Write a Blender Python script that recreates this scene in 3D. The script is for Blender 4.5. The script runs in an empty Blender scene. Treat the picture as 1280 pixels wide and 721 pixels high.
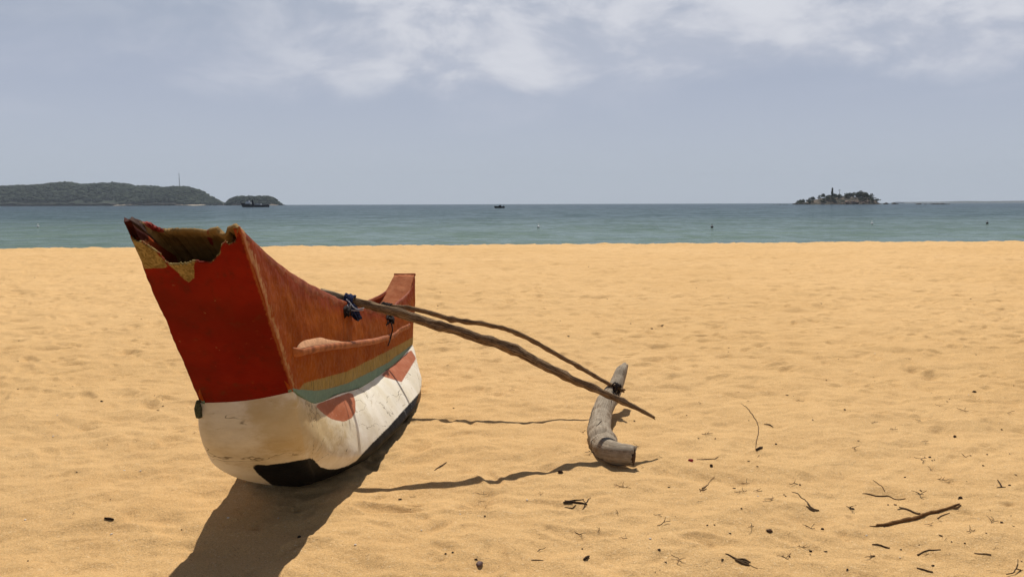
import bpy, bmesh, math, random
import numpy as np
from mathutils import Vector, Matrix, Quaternion
random.seed(7)
rng = np.random.default_rng(7)
R = math.radians
sc = bpy.context.scene
col = sc.collection

# ------------------------------------------------------------------ camera
CAM_H, F = 1.4, 1050.0                      # eye height in metres, focal length in photo pixels
PITCH = math.atan((360.5 - 255.0) / F)
ROLL = 0.0030
cam_d = bpy.data.cameras.new('camera'); cam = bpy.data.objects.new('camera', cam_d); col.objects.link(cam)
cam_d.sensor_width = 36.0; cam_d.sensor_fit = 'HORIZONTAL'; cam_d.lens = 36.0 * F / 1280.0
cam_d.clip_start = 0.05; cam_d.clip_end = 60000
CM = Matrix.Rotation(math.pi / 2 - PITCH, 3, 'X') @ Matrix.Rotation(-ROLL, 3, 'Z')
cam.matrix_world = Matrix.Translation((0, 0, CAM_H)) @ CM.to_4x4()
sc.camera = cam
CMn = np.array(CM)

# ------------------------------------------------------------------ sky, sun, exposure
SUN_EL, SUN_AZ = 55.0, 1.5
SUN_STRENGTH, SKY_STRENGTH = 4.3, 0.10
world = bpy.data.worlds.new('World'); sc.world = world; world.use_nodes = True
wt = world.node_tree; wt.nodes.clear()
def wn(t, **k):
    n = wt.nodes.new(t)
    for a, v in k.items(): setattr(n, a, v)
    return n
def wl(a, b): wt.links.new(a, b)
sky = wn('ShaderNodeTexSky', sky_type='NISHITA', sun_disc=False, sun_elevation=R(SUN_EL), sun_rotation=R(SUN_AZ),
         altitude=0, air_density=1.2, dust_density=1.0, ozone_density=1.5)
tc = wn('ShaderNodeTexCoord'); sep = wn('ShaderNodeSeparateXYZ'); wl(tc.outputs['Generated'], sep.inputs[0])
def wm(op, a, b=None, c=None):
    n = wn('ShaderNodeMath', operation=op)
    for i, v in enumerate((a, b, c)):
        if v is None: continue
        if hasattr(v, 'is_linked'): wl(v, n.inputs[i])
        else: n.inputs[i].default_value = v
    return n.outputs[0]
def wramp(v, lo, hi, o0=0.0, o1=1.0):
    n = wn('ShaderNodeMapRange', interpolation_type='SMOOTHSTEP')
    wl(v, n.inputs[0]); n.inputs[1].default_value = lo; n.inputs[2].default_value = hi
    n.inputs[3].default_value = o0; n.inputs[4].default_value = o1
    return n.outputs[0]
def wmix(f, a, b):
    n = wn('ShaderNodeMix', data_type='RGBA')
    if hasattr(f, 'is_linked'): wl(f, n.inputs[0])
    else: n.inputs[0].default_value = f
    for s, v in ((6, a), (7, b)):
        if hasattr(v, 'is_linked'): wl(v, n.inputs[s])
        else: n.inputs[s].default_value = (*v, 1)
    return n.outputs[2]
zc_ = sep.outputs[2]
zpos = wm('MAXIMUM', zc_, 0.0)
# milky tropical haze low in the sky
hz = wramp(zc_, 0.06, 0.42, 0.97, 0.0)
warm = wramp(zc_, 0.0, 0.17)
hazecol = wmix(warm, (4.15, 4.60, 5.20), (3.65, 4.05, 5.20))
deep = wmix(0.60, sky.outputs[0], (0.0, 0.0, 0.0))
base = wmix(hz, deep, hazecol)
# a layer of thin cloud: directions projected on a flat sheet overhead
inv = wm('DIVIDE', 1.0, wm('ADD', zpos, 0.06))
cx_ = wm('MULTIPLY', sep.outputs[0], inv); cy_ = wm('MULTIPLY', sep.outputs[1], inv)
comb = wn('ShaderNodeCombineXYZ'); wl(cx_, comb.inputs[0]); wl(cy_, comb.inputs[1])
def wnoise(scale, detail, rough, off=(0, 0, 0), sc3=(1, 1, 1), dist=0.0, direct=False):
    mp = wn('ShaderNodeMapping'); wl(tc.outputs['Generated'] if direct else comb.outputs[0], mp.inputs[0])
    mp.inputs['Location'].default_value = off; mp.inputs['Scale'].default_value = sc3
    n = wn('ShaderNodeTexNoise'); wl(mp.outputs[0], n.inputs['Vector'])
    n.inputs['Scale'].default_value = scale; n.inputs['Detail'].default_value = detail
    n.inputs['Roughness'].default_value = rough; n.inputs['Distortion'].default_value = dist
    return n.outputs[0]
big = wnoise(2.2, 4, 0.5, (3.1, 1.7, 0.2), (1.0, 1.0, 1.6), 0.0, True)
fine = wnoise(7.5, 9, 0.60, (7.3, 2.2, 0.4), (1.0, 1.0, 2.1), 0.35, True)
edge_ = wm('ADD', zc_, wm('MULTIPLY', wm('SUBTRACT', big, 0.5), 0.12))
edge2 = wm('ADD', edge_, wm('MULTIPLY', wm('SUBTRACT', fine, 0.5), 0.05))
side = wramp(sep.outputs[0], -0.42, -0.10, 0.25, 1.0)
band = wm('MULTIPLY', wramp(edge2, 0.112, 0.150), side)
tex = wramp(fine, 0.36, 0.58, 0.42, 1.0)
cover = wm('MULTIPLY', wm('MULTIPLY', band, tex), wramp(zc_, 0.26, 0.50, 1.0, 0.03))
lowband = wm('MULTIPLY', wramp(wnoise(0.55, 6, 0.6, (1.2, 8.4, 0), (1, 0.35, 1)), 0.50, 0.72), wramp(zc_, 0.03, 0.12, 0.0, 0.30))
cover = wm('MAXIMUM', cover, lowband)
ccol = wmix(wramp(fine, 0.38, 0.70), (4.85, 5.05, 5.75), (5.9, 6.05, 6.55))
skycol = wmix(cover, base, ccol)
bg = wn('ShaderNodeBackground'); wl(skycol, bg.inputs[0]); bg.inputs[1].default_value = SKY_STRENGTH
wo = wn('ShaderNodeOutputWorld'); wl(bg.outputs[0], wo.inputs[0])

sl = bpy.data.lights.new('sun', 'SUN'); sl.energy = SUN_STRENGTH; sl.angle = R(0.55); sl.color = (1.0, 0.945, 0.86)
sun = bpy.data.objects.new('sun', sl); col.objects.link(sun); sun.location = (0, 30, 60)
sdir = Vector((math.sin(R(SUN_AZ)) * math.cos(R(SUN_EL)), math.cos(R(SUN_AZ)) * math.cos(R(SUN_EL)), math.sin(R(SUN_EL))))
sun.rotation_mode = 'QUATERNION'; sun.rotation_quaternion = (-sdir).to_track_quat('-Z', 'Y')
vs = sc.view_settings; vs.view_transform = 'Standard'; vs.look = 'None'; vs.gamma = 1.0; vs.use_curve_mapping = False
vs.exposure = 0.22
try:
    sc.cycles.volume_bounces = 0; sc.cycles.max_bounces = 8; sc.cycles.use_denoising = True
except Exception: pass

# ------------------------------------------------------------------ projection helpers
def ray(px, py):
    d = CMn @ np.array([px - 640.0, -(py - 360.5), -F])
    return d
def P(px, py, y):
    d = ray(px, py); t = y / d[1]
    return np.array([d[0] * t, y, CAM_H + d[2] * t])
def proj(p):
    p = np.asarray(p, float); q = (p - np.array([0, 0, CAM_H])) @ CMn
    return np.stack([640 + F * q[..., 0] / -q[..., 2], 360.5 - F * q[..., 1] / -q[..., 2]], -1)
def pchip(xs, ys):
    xs = np.asarray(xs, float); ys = np.asarray(ys, float); h = np.diff(xs); dl = np.diff(ys) / h
    m = np.zeros(len(xs)); m[0], m[-1] = dl[0], dl[-1]
    for i in range(1, len(xs) - 1):
        if dl[i - 1] * dl[i] > 0:
            w1, w2 = 2 * h[i] + h[i - 1], h[i] + 2 * h[i - 1]
            m[i] = (w1 + w2) / (w1 / dl[i - 1] + w2 / dl[i])
    def f(x):
        x = np.clip(np.asarray(x, float), xs[0], xs[-1]); i = np.clip(np.searchsorted(xs, x) - 1, 0, len(xs) - 2)
        t = (x - xs[i]) / h[i]; t2, t3 = t * t, t * t * t
        return (2*t3 - 3*t2 + 1) * ys[i] + (t3 - 2*t2 + t) * h[i] * m[i] + (-2*t3 + 3*t2) * ys[i+1] + (t3 - t2) * h[i] * m[i+1]
    return f
def poly_sd(pts, poly):
    """signed distance (positive inside) of 2-D points to a polygon"""
    pts = np.asarray(pts, float); poly = np.asarray(poly, float)
    best = np.full(len(pts), 1e9); inside = np.zeros(len(pts), bool)
    for a, b in zip(poly, np.roll(poly, -1, 0)):
        ab = b - a; t = np.clip(((pts - a) @ ab) / max(ab @ ab, 1e-9), 0, 1)
        best = np.minimum(best, np.linalg.norm(pts - (a + t[:, None] * ab), axis=1))
        c = (a[1] > pts[:, 1]) != (b[1] > pts[:, 1])
        with np.errstate(divide='ignore', invalid='ignore'):
            xi = a[0] + (pts[:, 1] - a[1]) / (b[1] - a[1] if b[1] != a[1] else 1e-9) * (b[0] - a[0])
        inside ^= c & (pts[:, 0] < xi)
    return np.where(inside, best, -best)

def _hash(ix, iy, seed):
    h = (ix.astype(np.int64) * 374761393 + iy.astype(np.int64) * 668265263 + seed * 974634777) & 0xFFFFFFFF
    h = ((h ^ (h >> 13)) * 1274126177) & 0xFFFFFFFF
    return (h ^ (h >> 16)) & 0xFFFFFFFF
def pnoise(x, y, seed=0):
    x = np.asarray(x, float); y = np.asarray(y, float)
    x0 = np.floor(x); y0 = np.floor(y); fx, fy = x - x0, y - y0
    def g(dx, dy):
        a = _hash(x0 + dx, y0 + dy, seed) / 4294967296.0 * 2 * np.pi
        return np.cos(a) * (fx - dx) + np.sin(a) * (fy - dy)
    u = fx**3 * (fx * (fx * 6 - 15) + 10); v = fy**3 * (fy * (fy * 6 - 15) + 10)
    return ((g(0, 0) * (1 - u) + g(1, 0) * u) * (1 - v) + (g(0, 1) * (1 - u) + g(1, 1) * u) * v) * 1.5
def dimples(x, y, cell, seed, rad=0.42, prob=0.6):
    """scattered shallow hollows with a raised rim, as left by feet in dry sand"""
    gx, gy = x / cell, y / cell; ix, iy = np.floor(gx), np.floor(gy); out = np.zeros_like(gx)
    for dx in (-1, 0, 1):
        for dy in (-1, 0, 1):
            cx, cy = ix + dx, iy + dy
            r1 = _hash(cx, cy, seed) / 4294967296.0; r2 = _hash(cx, cy, seed + 11) / 4294967296.0
            r3 = _hash(cx, cy, seed + 23) / 4294967296.0; r4 = _hash(cx, cy, seed + 37) / 4294967296.0
            px, py = gx - (cx + r1), gy - (cy + r2); an = r4 * 6.283; ca, sa = np.cos(an), np.sin(an)
            u, v = px * ca + py * sa, (-px * sa + py * ca) * 1.7
            q = (u * u + v * v) / (rad * rad * (0.5 + r3))
            out += np.where(r3 < prob, (q - 0.75) * np.exp(-q * 1.6) * (0.5 + r1), 0)
    return out

def prints(x, y, cell, seed, prob):
    """crisper footprints: a steep-walled oval hollow with sand pushed up round it"""
    gx, gy = x / cell, y / cell; ix, iy = np.floor(gx), np.floor(gy); out = np.zeros_like(gx)
    for dx in (-1, 0, 1):
        for dy in (-1, 0, 1):
            cx, cy = ix + dx, iy + dy
            r1, r2, r3, r4 = [_hash(cx, cy, seed + k) / 4294967296.0 for k in (0, 11, 23, 37)]
            px, py = gx - (cx + r1), gy - (cy + r2); an = r4 * 6.283; ca, sa = np.cos(an), np.sin(an)
            u, v = px * ca + py * sa, (-px * sa + py * ca) * 2.1
            q = np.sqrt(u * u + v * v) / 0.30; st = np.clip((q - 0.55) / 0.5, 0, 1); st = st * st * (3 - 2 * st)
            out += np.where(r3 < prob, -(1 - st) * (0.6 + 0.4 * r1) + 0.55 * np.exp(-((q - 1.22) / 0.24) ** 2) * (0.5 + 0.5 * r2), 0)
    return out
SEA_Z = -0.62
crest = pchip([-80, -20, 0, 20, 80], [27.6, 27.6, 29.2, 30.6, 30.6])
def sand_h(x, y):
    x = np.asarray(x, float); y = np.asarray(y, float)
    wx = x + 0.10 * pnoise(x * 2.1, y * 2.1, 5); wy = y + 0.10 * pnoise(x * 2.1 + 9, y * 2.1, 6)
    h = 0.028 * pnoise(wx * 0.75, wy * 0.95, 1) + 0.020 * pnoise(wx * 1.7, wy * 2.3, 2)
    h += 0.013 * pnoise(wx * 3.9, wy * 5.2, 3) + 0.0070 * pnoise(x * 9, y * 12, 4) + 0.0026 * pnoise(x * 23, y * 27, 7)
    amp = 0.35 + 0.65 * np.clip(0.5 + 1.6 * pnoise(x * 0.35 + 3, y * 0.35, 8), 0, 1)
    h += amp * (0.042 * dimples(wx, wy, 0.50, 21) + 0.020 * dimples(wx, wy, 0.23, 31, 0.40, 0.5))
    h += amp * (0.016 * prints(wx, wy, 0.44, 61, 0.42) + 0.009 * prints(wx + 7, wy, 0.27, 71, 0.35))
    far = np.clip((y - 7) / 8, 0, 1)
    h += far * 0.020 * pnoise(x * 2.7, y * 2.2, 9) + far * 0.030 * dimples(x, y, 0.62, 41, 0.42, 0.7)
    mid = np.clip((y - 4.5) / 4, 0, 1)
    h += mid * (0.020 * prints(wx, wy, 0.34, 81, 0.45) + 0.016 * prints(x + 3, y, 0.52, 91, 0.45) - 0.012 * np.abs(pnoise(x * 4.2, y * 3.4, 14)))
    # the beach is level to a low crest, then falls to the water
    yc = crest(x); d = np.maximum(y - yc, 0)
    h = h * np.clip(1 - (y - yc) / 3, 0.15, 1) - 0.30 * d + 0.25 * (1 - np.exp(-d))
    return np.maximum(h, -9.0)
def ground(px, py, lift=0.0):
    d = ray(px, py); z = 0.0
    for _ in range(12):
        t = (z + lift - CAM_H) / d[2]; z = float(sand_h(d[0] * t, d[1] * t))
    t = (z + lift - CAM_H) / d[2]
    return np.array([d[0] * t, d[1] * t, z + lift])

# ------------------------------------------------------------------ object helpers
def tag(o, label=None, cat=None, group=None, kind=None):
    if label: o['label'] = label
    if cat: o['category'] = cat
    if group: o['group'] = group
    if kind: o['kind'] = kind
    return o
def empty(name, loc, rz=0.0):
    o = bpy.data.objects.new(name, None); col.objects.link(o); o.location = loc; o.rotation_euler = (0, 0, rz)
    o.empty_display_size = 0.1
    return o
def link(name, me, mat=None, parent=None, smooth=True):
    o = bpy.data.objects.new(name, me); col.objects.link(o)
    if mat is not None: me.materials.append(mat)
    if smooth:
        me.polygons.foreach_set('use_smooth', np.ones(len(me.polygons), bool))
    if parent is not None:
        o.parent = parent
        o.matrix_parent_inverse = Matrix.Translation(parent.location).inverted() if parent.parent is None else Matrix.Identity(4)
    return o
def mesh(name, verts, faces):
    me = bpy.data.meshes.new(name); me.from_pydata([tuple(map(float, v)) for v in verts], [], [tuple(map(int, f)) for f in faces]); me.update()
    return me
def grid_faces(n, m, close=False):
    f = []
    for i in range(n - 1):
        for j in range(m if close else m - 1):
            k = (j + 1) % m
            f.append((i * m + j, (i + 1) * m + j, (i + 1) * m + k, i * m + k))
    return f
def attr(me, name, vals):
    a = me.attributes.new(name, 'FLOAT', 'POINT'); a.data.foreach_set('value', np.asarray(vals, np.float32))
def tube(pts, rad, seg=10, wob=0.0, seed=0, cap=True, flat=1.0, jag=0.0):
    """swept tube; returns verts, faces, and per-vertex (length, angle)"""
    pts = np.asarray(pts, float); n = len(pts); rad = np.broadcast_to(np.asarray(rad, float), (n,)).copy()
    tan = np.gradient(pts, axis=0); tan /= np.linalg.norm(tan, axis=1)[:, None] + 1e-12
    up = np.array([0, 0, 1.0]) if abs(tan[0][2]) < 0.9 else np.array([1.0, 0, 0])
    L = np.concatenate([[0], np.cumsum(np.linalg.norm(np.diff(pts, axis=0), axis=1))])
    V, uv = [], []
    a = np.linspace(0, 2 * np.pi, seg, endpoint=False)
    nprev = None
    for i in range(n):
        t = tan[i]
        nn = (up if nprev is None else nprev) - t * ((up if nprev is None else nprev) @ t); nn /= np.linalg.norm(nn); nprev = nn
        b = np.cross(t, nn)
        w = 1 + wob * pnoise(a * 1.3 + seed * 7.7, np.full(seg, L[i] / max(rad.max(), 1e-6) * 0.45 + seed), seed)
        r = rad[i] * w
        ring = pts[i] + (r * np.cos(a) * flat)[:, None] * nn + (r * np.sin(a))[:, None] * b
        if jag and i in (0, n - 1): ring = ring + (rng.normal(0, jag, seg))[:, None] * t
        V.extend(ring); uv.extend([(L[i], x) for x in a])
    Fc = grid_faces(n, seg, True)
    if cap:
        V.append(pts[0]); V.append(pts[-1]); uv += [(0, 0), (L[-1], 0)]
        c0, c1 = len(V) - 2, len(V) - 1
        for j in range(seg):
            k = (j + 1) % seg
            Fc.append((c0, j, k)); Fc.append((c1, (n - 1) * seg + k, (n - 1) * seg + j))
    return V, Fc, uv
def smooth_path(pts, n):
    pts = np.asarray(pts, float); s = np.concatenate([[0], np.cumsum(np.linalg.norm(np.diff(pts, axis=0), axis=1) + 1e-9)])
    t = np.linspace(0, s[-1], n)
    return np.stack([pchip(s, pts[:, k])(t) for k in range(pts.shape[1])], 1)
class MB:
    def __init__(self): self.v, self.f = [], []
    def add(self, v, f):
        o = len(self.v); self.v.extend(v); self.f.extend([tuple(i + o for i in q) for q in f]); return self
    def box(self, c, s, rz=0.0, taper=1.0, shear=0.0):
        ca, sa = math.cos(rz), math.sin(rz); vv = []
        for k in (-1, 1):
            for i, j in ((-1, -1), (1, -1), (1, 1), (-1, 1)):
                q = taper if k > 0 else 1.0
                x, y = i * s[0] / 2 * q + (shear if k > 0 else 0), j * s[1] / 2 * q
                vv.append((c[0] + x * ca - y * sa, c[1] + x * sa + y * ca, c[2] + k * s[2] / 2))
        return self.add(vv, [(3, 2, 1, 0), (4, 5, 6, 7), (0, 1, 5, 4), (1, 2, 6, 5), (2, 3, 7, 6), (3, 0, 4, 7)])
    def tube(self, pts, rad, seg=8, **k):
        v, f, _ = tube(pts, rad, seg, **k); return self.add(v, f)
    def build(self, name, mat, parent=None, smooth=True):
        return link(name, mesh(name, self.v, self.f), mat, parent, smooth)
def ico(sub=2, scale=(1, 1, 1), noise=0.0, freq=2.0, seed=0):
    bm = bmesh.new(); bmesh.ops.create_icosphere(bm, subdivisions=sub, radius=1.0)
    V = np.array([v.co[:] for v in bm.verts]); Fc = [[v.index for v in f.verts] for f in bm.faces]; bm.free()
    if noise:
        n = pnoise(V[:, 0] * freq + seed, V[:, 1] * freq + V[:, 2] * 1.7 + seed, seed) + pnoise(V[:, 2] * freq + 4, V[:, 0] * freq + seed, seed + 3)
        V = V * (1 + noise * n)[:, None]
    return V * np.array(scale), Fc

# ------------------------------------------------------------------ materials
class Mat:
    def __init__(self, name, rough=0.8, spec=0.3):
        self.m = bpy.data.materials.new(name); self.m.use_nodes = True; self.t = self.m.node_tree
        self.b = self.t.nodes['Principled BSDF']; self.b.inputs['Roughness'].default_value = rough
        self.b.inputs['Specular IOR Level'].default_value = spec
        self.co = self.t.nodes.new('ShaderNodeTexCoord')
    def n(self, t, **k):
        q = self.t.nodes.new(t)
        for a, v in k.items(): setattr(q, a, v)
        return q
    def put(self, s, v):
        if hasattr(v, 'is_linked'): self.t.links.new(v, s)
        elif isinstance(v, (tuple, list)): s.default_value = (*v, 1) if len(v) == 3 and s.type == 'RGBA' else v
        else: s.default_value = v
    def noise(self, scale, detail=4, rough=0.55, vec=None, stretch=None, dist=0.0, out=0):
        q = self.n('ShaderNodeTexNoise'); v = vec if vec is not None else self.co.outputs['Object']
        if stretch:
            mp = self.n('ShaderNodeMapping'); mp.inputs['Scale'].default_value = stretch; self.put(mp.inputs[0], v); v = mp.outputs[0]
        self.put(q.inputs['Vector'], v); q.inputs['Scale'].default_value = scale; q.inputs['Detail'].default_value = detail
        q.inputs['Roughness'].default_value = rough; q.inputs['Distortion'].default_value = dist
        return q.outputs[out]
    def ramp(self, v, lo, hi, a=0.0, b=1.0, smooth=True):
        q = self.n('ShaderNodeMapRange'); q.interpolation_type = 'SMOOTHSTEP' if smooth else 'LINEAR'
        self.put(q.inputs[0], v)
        for i, x in enumerate((lo, hi, a, b)): q.inputs[i + 1].default_value = x
        return q.outputs[0]
    def math(self, op, a, b=0.0):
        q = self.n('ShaderNodeMath', operation=op); self.put(q.inputs[0], a); self.put(q.inputs[1], b); return q.outputs[0]
    def mix(self, f, a, b):
        q = self.n('ShaderNodeMix', data_type='RGBA'); self.put(q.inputs[0], f); self.put(q.inputs[6], a); self.put(q.inputs[7], b); return q.outputs[2]
    def attr(self, name): return self.n('ShaderNodeAttribute', attribute_name=name).outputs['Fac']
    def color(self, c): self.put(self.b.inputs['Base Color'], c); return self
    def bump(self, h, strength=0.3, dist=0.01):
        q = self.n('ShaderNodeBump'); q.inputs['Strength'].default_value = strength; q.inputs['Distance'].default_value = dist
        self.put(q.inputs['Height'], h)
        prev = self.b.inputs['Normal'].links
        if prev: self.t.links.new(prev[0].from_socket, q.inputs['Normal'])
        self.t.links.new(q.outputs[0], self.b.inputs['Normal']); return self
    def edge(self, name, wob=1.5, sc_=55, soft=0.7):
        """a paint edge: a stored distance made ragged by noise"""
        d = self.math('ADD', self.attr(name), self.math('MULTIPLY', self.math('SUBTRACT', self.noise(sc_, 4, 0.6), 0.5), wob * 2))
        return self.ramp(d, -soft, soft)
def plain(name, c, rough=0.8, spec=0.3, var=0.25, scale=8.0, bump=0.0, c2=None, bscale=60, bdist=0.004):
    m = Mat(name, rough, spec); n = m.noise(scale, 5)
    m.color(m.mix(m.ramp(n, 0.3, 0.7), tuple(x * (1 - var) for x in c), c2 or tuple(x * (1 + var) for x in c)))
    if bump: m.bump(m.noise(bscale, 4), bump, bdist)
    return m.m

# ------------------------------------------------------------------ sand
def sand_mat():
    m = Mat('sand', 0.95, 0.12)
    P_ = m.co.outputs['Object']
    a = m.noise(0.22, 4, 0.5); b = m.noise(3.0, 5, 0.6); g = m.noise(190, 3, 0.85); g2 = m.noise(85, 4, 0.75)
    c = m.mix(m.ramp(a, 0.3, 0.7), (0.675, 0.425, 0.180), (0.735, 0.475, 0.215))
    c = m.mix(m.ramp(b, 0.35, 0.75, 0.0, 0.4), c, (0.56, 0.335, 0.135))
    c = m.mix(m.ramp(g, 0.44, 0.62, 0.0, 0.60), c, (0.34, 0.19, 0.075))
    c = m.mix(m.ramp(g2, 0.54, 0.68, 0.0, 0.55), c, (0.82, 0.63, 0.38))
    c = m.mix(m.ramp(m.noise(75, 2, 0.6), 0.655, 0.72, 0.0, 0.55), c, (0.20, 0.11, 0.05))
    # wet rim at the water
    sp = m.n('ShaderNodeSeparateXYZ'); m.put(sp.inputs[0], m.n('ShaderNodeNewGeometry').outputs['Position'])
    c = m.mix(m.ramp(sp.outputs[2], -0.55, -0.30, 0.7, 0.0), c, (0.30, 0.19, 0.09))
    m.color(c)
    m.bump(m.noise(26, 4, 0.6), 0.6, 0.014); m.bump(g2, 0.7, 0.008); m.bump(g, 0.8, 0.005)
    return m.m
ys = [-30, -22, -15, -10, -6, -3.5, -2, -0.8, 0.2, 1.0, 1.5, 1.9]
y = 2.15
while y < 33: ys.append(y); y += 0.0038 * y if y < 14 else 0.0055 * y
ys += [33.6, 35, 38, 44, 55, 70]
ys = np.array(ys)
af = np.linspace(-0.74, 0.74, 680); ao = np.array([0.78, 0.84, 0.93, 1.06, 1.25, 1.5, 1.9, 2.6, 3.8, 6, 10, 18, 30])
al = np.concatenate([-ao[::-1], af, ao])
Sy = np.maximum(2.2, np.minimum(ys, 40))
GX = al[None, :] * Sy[:, None] * np.where(np.abs(al) > 0.74, np.maximum(1, 6 / Sy[:, None]) ** 0.0, 1); GY = np.repeat(ys[:, None], len(al), 1)
GZ = sand_h(GX, GY)
V = np.stack([GX, GY, GZ], -1).reshape(-1, 3); n_, m_ = GX.shape
me = bpy.data.meshes.new('sand'); I = np.arange(n_ * m_).reshape(n_, m_)
Q = np.stack([I[:-1, :-1], I[:-1, 1:], I[1:, 1:], I[1:, :-1]], -1).reshape(-1, 4)
me.vertices.add(len(V)); me.vertices.foreach_set('co', V.ravel().astype(np.float32))
me.loops.add(Q.size); me.loops.foreach_set('vertex_index', Q.ravel().astype(np.int32))
me.polygons.add(len(Q)); me.polygons.foreach_set('loop_start', np.arange(0, Q.size, 4, dtype=np.int32)); me.polygons.foreach_set('loop_total', np.full(len(Q), 4, np.int32))
me.update(); me.validate()
tag(link('beach_sand', me, sand_mat()), kind='structure')

# ------------------------------------------------------------------ sea
def sea_mat():
    m = Mat('sea_water', 0.25, 0.36); m.b.inputs['IOR'].default_value = 1.33
    sp = m.n('ShaderNodeSeparateXYZ'); m.put(sp.inputs[0], m.n('ShaderNodeNewGeometry').outputs['Position'])
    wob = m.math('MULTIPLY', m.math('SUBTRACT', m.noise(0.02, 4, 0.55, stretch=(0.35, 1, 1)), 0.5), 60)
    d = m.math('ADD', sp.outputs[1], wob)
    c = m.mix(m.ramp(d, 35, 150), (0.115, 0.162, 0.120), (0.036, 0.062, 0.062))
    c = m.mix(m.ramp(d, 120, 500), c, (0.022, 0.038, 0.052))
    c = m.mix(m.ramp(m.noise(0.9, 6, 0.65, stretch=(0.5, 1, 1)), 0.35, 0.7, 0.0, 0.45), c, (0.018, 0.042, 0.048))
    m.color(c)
    m.bump(m.noise(0.5, 5, 0.6, stretch=(0.55, 1, 1)), 0.6, 0.25); m.bump(m.noise(3.2, 4, 0.6, stretch=(0.6, 1, 1)), 0.6, 0.04)
    # a wind-roughened sea: wave faces turned to the viewer reflect far less than a still mirror would
    nl = m.b.inputs['Normal'].links[0].from_socket
    df = m.n('ShaderNodeBsdfDiffuse'); m.put(df.inputs[0], c); gl = m.n('ShaderNodeBsdfGlossy'); gl.inputs['Roughness'].default_value = 0.10; gl.inputs['Color'].default_value = (0.86, 0.95, 1.0, 1)
    m.t.links.new(nl, gl.inputs['Normal'])
    rip = m.math('ADD', m.math('MULTIPLY', m.noise(1.4, 6, 0.7, stretch=(0.55, 0.55, 1)), 0.6), m.math('MULTIPLY', m.noise(0.22, 5, 0.65, stretch=(0.6, 0.45, 1)), 0.4))
    mx = m.n('ShaderNodeMixShader'); m.put(mx.inputs[0], m.ramp(rip, 0.36, 0.62, 0.11, 0.46)); m.t.links.new(df.outputs[0], mx.inputs[1]); m.t.links.new(gl.outputs[0], mx.inputs[2])
    m.t.links.new(mx.outputs[0], m.t.nodes['Material Output'].inputs['Surface'])
    return m.m
xs = [-14000, -4000, -1000, -300, -60, 0, 60, 300, 1000, 4000, 14000]; yy = [31, 60, 120, 300, 800, 2000, 5000, 9000]
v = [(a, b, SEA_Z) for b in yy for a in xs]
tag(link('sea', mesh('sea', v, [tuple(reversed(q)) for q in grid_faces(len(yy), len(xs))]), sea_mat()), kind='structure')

# ------------------------------------------------------------------ far land
def land_mat(name, green, green2, rock, sandy, top):
    m = Mat(name, 0.95, 0.1); sp = m.n('ShaderNodeSeparateXYZ'); m.put(sp.inputs[0], m.n('ShaderNodeNewGeometry').outputs['Position'])
    z = m.math('ADD', sp.outputs[2], m.math('MULTIPLY', m.math('SUBTRACT', m.noise(0.02, 4), 0.5), top * 1.2))
    c = m.mix(m.ramp(m.noise(0.03, 6, 0.6), 0.35, 0.65), green, green2)
    c = m.mix(m.ramp(z, top * 1.6, top * 0.6), c, rock); c = m.mix(m.ramp(z, top * 0.6, top * 0.25), c, sandy)
    m.color(c); return m.m
def land(name, D, prof, depth, mat, nx=160, ny=26, rough=0.06, cellx=30.0, base_py=255.4, extra=0.0):
    """a hill whose skyline follows the given angles, with a rounded back and front slope"""
    px = np.array([p[0] for p in prof], float); X = (px - 640) / F * D
    Hh = np.array([max((base_py - 0.003 * (p[0] - 640) - p[1]) / F * D, 0) for p in prof]) + extra
    hf = pchip(X, Hh); gx = np.linspace(X[0], X[-1], nx); v = []
    for j in range(ny):
        t = j / (ny - 1)
        prof_t = math.sin(math.pi * min(1, t * 0.98 + 0.02)) ** 0.8
        yy_ = D - depth / 2 + depth * t
        q = pnoise(gx / cellx, np.full(nx, yy_ / cellx), 3) + 0.5 * pnoise(gx / cellx * 2.3, np.full(nx, yy_ / cellx * 2.3), 4)
        h = hf(gx) * (prof_t + rough * 3 * q * prof_t * (1 - 0.75 * prof_t)) + rough * 0.4 * hf(gx) * q
        v += list(zip(gx, np.full(nx, yy_) * (1 + 0 * gx), SEA_Z - 1.2 + h * 1.0))
    return link(name, mesh(name, v, [tuple(reversed(f)) for f in grid_faces(ny, nx)]), mat), hf, X
headland_prof = [(-260, 250), (-200, 244), (-120, 238), (-60, 239), (0, 236.5), (20, 234.3), (65, 232.4), (87, 229.5), (112, 232.3), (152, 230), (171, 234), (197, 234.5), (212, 238.5), (232, 247), (245, 254.5)]
knoll_prof = [(180, 253), (190, 246), (209, 237.2), (218, 234.8), (228, 234.2), (242, 236), (257, 243.8), (267, 250), (275, 255.0)]
islet_prof = [(288, 256), (291, 252.5), (294, 248.6), (303, 245.8), (318, 246), (334, 245.6), (343, 247.4), (348, 252.3), (354, 254.6)]
ml = land_mat('headland_scrub', (0.025, 0.038, 0.026), (0.038, 0.05, 0.032), (0.06, 0.052, 0.045), (0.42, 0.35, 0.26), 6.0)
o, hf1, X1 = land('headland', 3000, headland_prof, 620, ml, 240, 30); tag(o, kind='structure')
o, hf2, X2 = land('knoll', 2860, knoll_prof, 420, ml, 120, 26); tag(o, kind='structure')
o, hf3, X3 = land('islet', 2500, islet_prof, 120, land_mat('islet_scrub', (0.025, 0.036, 0.026), (0.038, 0.046, 0.032), (0.06, 0.05, 0.045), (0.20, 0.16, 0.13), 5.0), 120, 22); tag(o, kind='structure')
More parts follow.
